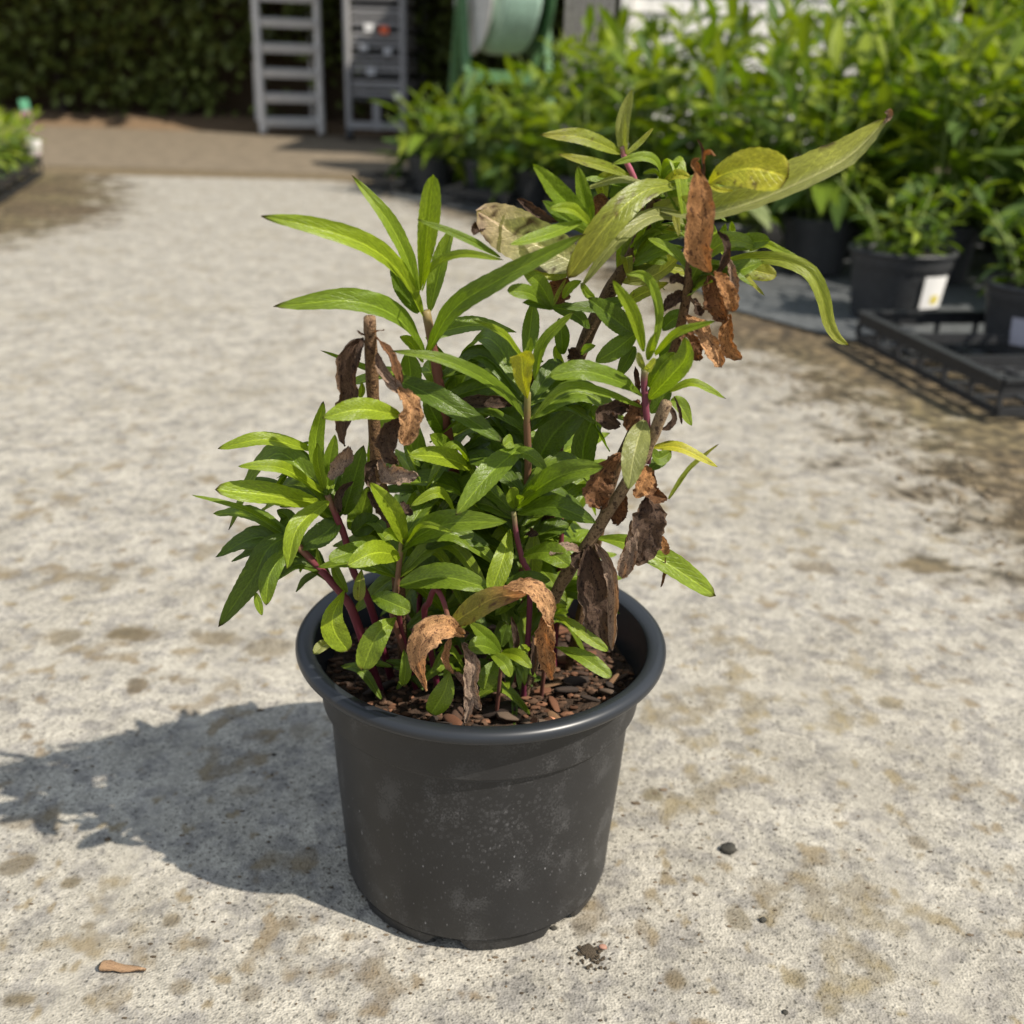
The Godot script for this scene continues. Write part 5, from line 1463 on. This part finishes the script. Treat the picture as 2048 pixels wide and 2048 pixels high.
func make_pot(plant: Node3D) -> void:
	# dusty black plastic: limescale rings, dried drops and scuffs
	var w := 2048
	var h := 512
	var n1 := noise_of(0.012, 41, FastNoiseLite.TYPE_SIMPLEX_SMOOTH, 4)
	var n2 := noise_of(0.16, 42, FastNoiseLite.TYPE_SIMPLEX_SMOOTH, 2)
	var im := Image.create(w, h, false, Image.FORMAT_RGB8)
	for j in h:
		for i in w:
			var a := n1.get_noise_2d(i, j)
			var b := n2.get_noise_2d(i, j)
			var dust := smoothstep(0.02, 0.45, a + 0.6 * b) * smoothstep(-0.35, 0.3, n1.get_noise_2d(i * 0.35 + 900.0, j * 0.6))
			var k := 0.132 + 0.012 * b + 0.010 * a + 0.085 * dust
			im.set_pixel(i, j, Color(k * 1.0, k * 1.0, k * (1.01 + 0.02 * (1.0 - dust))))
	rng.seed = 77
	# v of the wall runs from the foot (0) to the rim (0.17 m); the side towards the viewer is near three quarters of the turn
	for k in 900:
		var low := k < 430
		var u := rnd(0.55, 0.98) if low else 0.77 + rng.randfn(0.0, 0.045)
		var y := rnd(0.006, 0.085) if low else 0.098 + rng.randfn(0.0, 0.012)
		var r := rnd(0.7, 1.7) if low else rnd(0.9, 4.2)
		var px := int(u * w)
		var py := int(y / 0.172 * h)
		var br := rnd(0.05, 0.20) if low else rnd(0.03, 0.10)
		if low and k % 17 == 0: br = 0.36
		for dy in range(-5, 6):
			for dx in range(-4, 5):
				var q := Vector2(dx, dy * (0.55 if low else 1.0)).length()
				if q <= r and py + dy >= 0 and py + dy < h:
					var at := im.get_pixel(posmod(px + dx, w), py + dy)
					var g := br * (1.0 if low else (1.0 if q > r - 1.1 else 0.55))
					im.set_pixel(posmod(px + dx, w), py + dy, Color(at.r + g, at.g + g, at.b + g))
	for s in [[0.775, 0.075, 0.055, 0.002], [0.76, 0.045, 0.002, 0.05], [0.70, 0.135, 0.03, 0.004], [0.83, 0.06, 0.02, 0.0015]]:
		for k in 60:
			var px := int((s[0] + s[2] * rnd(-0.5, 0.5)) * w)
			var py := int((s[1] + s[3] * rnd(-0.5, 0.5)) / 0.172 * h)
			var at := im.get_pixel(posmod(px, w), clampi(py, 0, h - 1))
			im.set_pixel(posmod(px, w), clampi(py, 0, h - 1), Color(at.r + 0.06, at.g + 0.06, at.b + 0.06))
	rng.seed = 4712
	var m := mat(Color.WHITE, 0.5, 0.5)
	m.albedo_texture = ImageTexture.create_from_image(im)
	m.uv1_scale = Vector3(1.0, 1.0 / 0.172, 1.0)
	var rm := mat(srgb(0.019, 0.022, 0.027), 0.36, 0.48)
	var spots: Array = []
	var pot := part("plant_pot", lathe([Vector2(0.0835, 0.0105), Vector2(0.0842, 0.012), Vector2(0.0850, 0.030), Vector2(0.0885, 0.080), Vector2(0.0912, 0.1285), Vector2(0.0915, 0.1302), Vector2(0.0948, 0.1312), Vector2(0.0956, 0.1325), Vector2(0.0958, 0.142), Vector2(0.0972, 0.1560), Vector2(0.0986, 0.1612), Vector2(0.1010, 0.1630), Vector2(0.1046, 0.1632)], 120), m, plant)
	part("foot_ring", lathe([Vector2(0.0760, 0.0), Vector2(0.0800, 0.0), Vector2(0.0812, 0.0014), Vector2(0.0818, 0.0090), Vector2(0.0822, 0.0100), Vector2(0.0838, 0.0106)], 168, 0.0090), m, pot)
	part("floor", lathe([Vector2(0.0800, 0.0095), Vector2(0.0, 0.0095)], 60), m, pot)
	var lip: Array = []
	for k in 13:
		var a := -1.75 + 3.9 * k / 12.0
		lip.append(Vector2(0.1056 + 0.0044 * cos(a), 0.1662 + 0.0043 * sin(a)))
	lip.append(Vector2(0.1003, 0.1692))
	lip.append(Vector2(0.0988, 0.1672))
	part("rim", lathe(lip, 120), rm, pot)
	part("inner_wall", lathe([Vector2(0.0986, 0.1672), Vector2(0.0965, 0.1560), Vector2(0.0935, 0.1400), Vector2(0.0915, 0.1280)], 120), rm, pot)
	# compost
	var P := PackedVector3Array()
	var nu := 97
	var nv := 26
	for j in nv:
		var r := 0.0935 * (1.0 - float(j) / (nv - 1))
		for i in nu:
			var a := TAU * (i % (nu - 1)) / (nu - 1)
			var x := cos(a) * r
			var z := -sin(a) * r
			P.append(Vector3(x, 0.1415 + 0.0045 * wobble.get_noise_2d(x * 60.0, z * 60.0) + 0.003 * wobble.get_noise_2d(x * 170.0, z * 170.0) + 0.004 * (1.0 - r / 0.0935), z))
	var soil := part("compost", sheet(P, nu, nv, PackedVector2Array(), PackedColorArray(), true), M.compost, plant)
	var mm := MultiMesh.new()
	mm.transform_format = MultiMesh.TRANSFORM_3D
	mm.use_colors = true
	mm.mesh = pebble_mesh(2, 0.7)
	mm.instance_count = 1500
	for k in 1500:
		var r := 0.091 * sqrt(rng.randf())
		var a := rnd(0, TAU)
		var s := rnd(0.0006, 0.0019)
		mm.set_instance_transform(k, Transform3D(Basis.from_euler(Vector3(rnd(0, TAU), rnd(0, TAU), 0)).scaled(Vector3(s * rnd(0.8, 2.6), s, s)), Vector3(cos(a) * r, 0.1425 + 0.0045 * wobble.get_noise_2d(cos(a) * r * 60.0, sin(a) * r * 60.0) + 0.004 * (1.0 - r / 0.0935), sin(a) * r)))
		var v := rnd(0.5, 1.6)
		mm.set_instance_color(k, Color(0.085 * v, 0.05 * v, 0.032 * v) if rng.randf() < 0.7 else Color(0.13 * v, 0.065 * v, 0.038 * v))
	var crumbs := MultiMeshInstance3D.new()
	crumbs.name = "crumbs"
	crumbs.multimesh = mm
	var cm := mat(Color.WHITE, 0.95, 0.3)
	cm.vertex_color_use_as_albedo = true
	crumbs.material_override = cm
	crumbs.set_meta("kind", "stuff")
	soil.add_child(crumbs)
	# pieces of bark on the compost
	var bark := [mat(srgb(0.22, 0.10, 0.052), 0.9), mat(srgb(0.10, 0.058, 0.038), 0.95), mat(srgb(0.16, 0.12, 0.09), 0.95), mat(srgb(0.28, 0.17, 0.09), 0.9), mat(srgb(0.05, 0.035, 0.027), 0.95)]
	for b: StandardMaterial3D in bark:
		b.albedo_texture = M.dead.albedo_texture
		b.uv1_triplanar = true
		b.uv1_scale = Vector3(90, 90, 90)
	var shapes := []
	for k in 6: shapes.append(chip_mesh(k))
	for k in 84:
		var r := 0.086 * sqrt(rng.randf())
		var a := rnd(-1.9, 1.2) if k < 60 else rnd(0, TAU)
		var p := Vector3(cos(a) * r, 0, -sin(a) * r)
		var size := rnd(0.003, 0.0075)
		var b: Material = bark[[0, 1, 4, 2, 4, 1, 3, 4, 1, 2, 4, 0][k % 12]]
		var turn := Basis.from_euler(Vector3(rnd(-0.5, 0.5), rnd(0, TAU), rnd(-0.5, 0.5)))
		if k == 0:
			p = at_z(1086, 1402, 0.068)
			size = 0.0074
			b = mat(srgb(0.50, 0.22, 0.115), 0.85)
			turn = Basis.from_euler(Vector3(0.25, 0.95, 0.1))
		elif k == 1:
			p = at_z(1125, 1392, 0.066)
			size = 0.007
			b = bark[2]
		p.y = 0.1445 + 0.0045 * wobble.get_noise_2d(p.x * 60.0, p.z * 60.0) + 0.004 * (1.0 - Vector2(p.x, p.z).length() / 0.0935) + size * 0.15
		var o := part("bark_chip", shapes[k % 6], b, self, Transform3D(turn.scaled_local(Vector3(size * rnd(1.0, 1.9), size * rnd(0.25, 0.45), size * rnd(0.55, 0.9)) if k else Vector3(0.0105, 0.0028, 0.0052)), p))
		if k == 0: tag(o, "orange brown bark chip near the front rim, largest and brightest of the chips", "bark chip")
		else: tag(o, "small rough bark chip lying on the compost in the pot", "bark chip", "bark chips on the compost")


func chip_mesh(sd: int) -> ArrayMesh:
	# a splintered block about two units long
	var st := SurfaceTool.new()
	st.begin(Mesh.PRIMITIVE_TRIANGLES)
	var rows := []
	for j in 4:
		var x := [-1.0, -0.4, 0.45, 1.0][j] as float
		var ring := []
		for i in 5:
			var a := TAU * i / 5.0 + sd
			var r := (0.75 if j == 0 or j == 3 else 1.0) * (0.75 + 0.5 * absf(wobble.get_noise_3d(sd * 9.0, i * 3.0, j * 2.0)))
			ring.append(Vector3(x + 0.3 * wobble.get_noise_2d(i * 5.0 + sd, j * 4.0), sin(a) * r, cos(a) * r))
		rows.append(ring)
	for j in 3:
		for i in 5:
			var a: Vector3 = rows[j][i]
			var b: Vector3 = rows[j][(i + 1) % 5]
			var c: Vector3 = rows[j + 1][i]
			var d: Vector3 = rows[j + 1][(i + 1) % 5]
			for v: Vector3 in [a, c, b, b, c, d]: st.add_vertex(v)
	for i in range(1, 4):
		for v: Vector3 in [rows[0][0], rows[0][i], rows[0][i + 1]]: st.add_vertex(v)
		for v: Vector3 in [rows[3][0], rows[3][i + 1], rows[3][i]]: st.add_vertex(v)
	st.generate_normals()
	return st.commit()



func make_debris() -> void:
	var c := thing("wood_splinter", "small tan wood splinter lying on the concrete in front of the shadow", "wood chip", on_ground(243, 1941), -0.08)
	var P := PackedVector3Array()
	for j in 7:
		var t := j / 6.0
		for i in 9:
			var a := TAU * (i % 8) / 8.0
			var w := 0.0031 * pow(1.0 - t, 0.55) * (1.0 + 0.25 * sin(t * 13.0)) + 0.0004
			P.append(Vector3(-0.0115 + 0.026 * t, 0.0022 + 0.0020 * sin(a) * (1.0 - 0.6 * t) + 0.0006 * sin(t * 9.0), -w * cos(a) + 0.0005 * sin(i * 3.0 + t * 6.0)))
	var wood := mat(srgb(0.44, 0.30, 0.18), 0.9)
	wood.albedo_texture = M.dead.albedo_texture
	wood.uv1_triplanar = true
	wood.uv1_scale = Vector3(40, 120, 160)
	part("sliver", sheet(P, 9, 7, PackedVector2Array(), PackedColorArray(), true), wood, c)
	part("dark_end", pebble_mesh(5, 0.6), M.stone_dark, c, Transform3D(Basis().scaled(Vector3(0.0018, 0.002, 0.0034)), Vector3(-0.012, 0.002, 0)))
	# crumbs of compost and dry leaf strewn round the pot
	var mm := MultiMesh.new()
	mm.transform_format = MultiMesh.TRANSFORM_3D
	mm.use_colors = true
	mm.mesh = pebble_mesh(7, 0.45)
	mm.instance_count = 900
	for k in 900:
		var a := rnd(0, TAU)
		var r := 0.085 + 0.34 * pow(rng.randf(), 1.7)
		var s := rnd(0.0003, 0.0009) * (2.0 if k % 23 == 0 else 1.0)
		mm.set_instance_transform(k, Transform3D(Basis(Vector3.UP, rnd(0, TAU)).scaled(Vector3(s * rnd(0.8, 2.4), s * 0.8, s)), Vector3(cos(a) * r * 1.15 + 0.02, s * 0.4, sin(a) * r)))
		var v := rnd(0.5, 1.6)
		mm.set_instance_color(k, Color(0.10 * v, 0.075 * v, 0.05 * v))
	var strewn := MultiMeshInstance3D.new()
	strewn.name = "strewn_crumbs"
	strewn.multimesh = mm
	var sm := mat(Color.WHITE, 0.95, 0.3)
	sm.vertex_color_use_as_albedo = true
	strewn.material_override = sm
	add_child(strewn)
	tag(strewn, "tiny crumbs of compost strewn on the concrete round the pot", "crumbs", "", "stuff")
	# crumbled clod of compost
	var g := on_ground(1178, 1908)
	var clod := thing("compost_clod", "crumbly dark clod of compost on the concrete beside the pot", "clod", g)
	part("lump", pebble_mesh(11, 0.42), M.clod, clod, Transform3D(Basis().scaled(Vector3(0.0052, 0.0036, 0.0048)), Vector3(0, 0.0008, -0.002)))
	for k in 70:
		var s := rnd(0.0005, 0.0014)
		part("crumb", pebble_mesh(20 + k % 5, 0.8), M.clod, clod, Transform3D(Basis(Vector3.UP, rnd(0, TAU)).scaled(Vector3.ONE * s), Vector3(0.001 + rng.randfn(0.0, 0.0042), s * 0.6, 0.002 + rng.randfn(0.0, 0.0048))))
	part("crumb", pebble_mesh(31, 0.5), mat(srgb(0.32, 0.17, 0.12), 0.8), clod, Transform3D(Basis().scaled(Vector3(0.0026, 0.002, 0.0018)), Vector3(0.0085, 0.002, -0.004)))
	for q in [[1457.0, 1702.0, 0.0056, "dark grey pebble lying alone on the pale concrete"], [1525.0, 1842.0, 0.0026, "tiny dark pebble on the concrete near the grey pebble"], [1570.0, 2026.0, 0.0020, "tiny dark crumb on stained concrete in front of the pot"], [1108.0, 1858.0, 0.0022, "small dark crumb beside the foot of the pot"], [548.0, 1510.0, 0.0017, "tiny dark crumb lying inside the plant's shadow"]]:
		var p := on_ground(q[0], q[1])
		var s: float = q[2]
		var o := part("pebble", pebble_mesh(int(q[0]), 0.62), M.stone_dark, self, Transform3D(Basis(Vector3.UP, q[0]).scaled(Vector3(s, s, s * 0.75)), p + Vector3(0, s * 0.35, 0)))
		tag(o, q[3], "pebble")
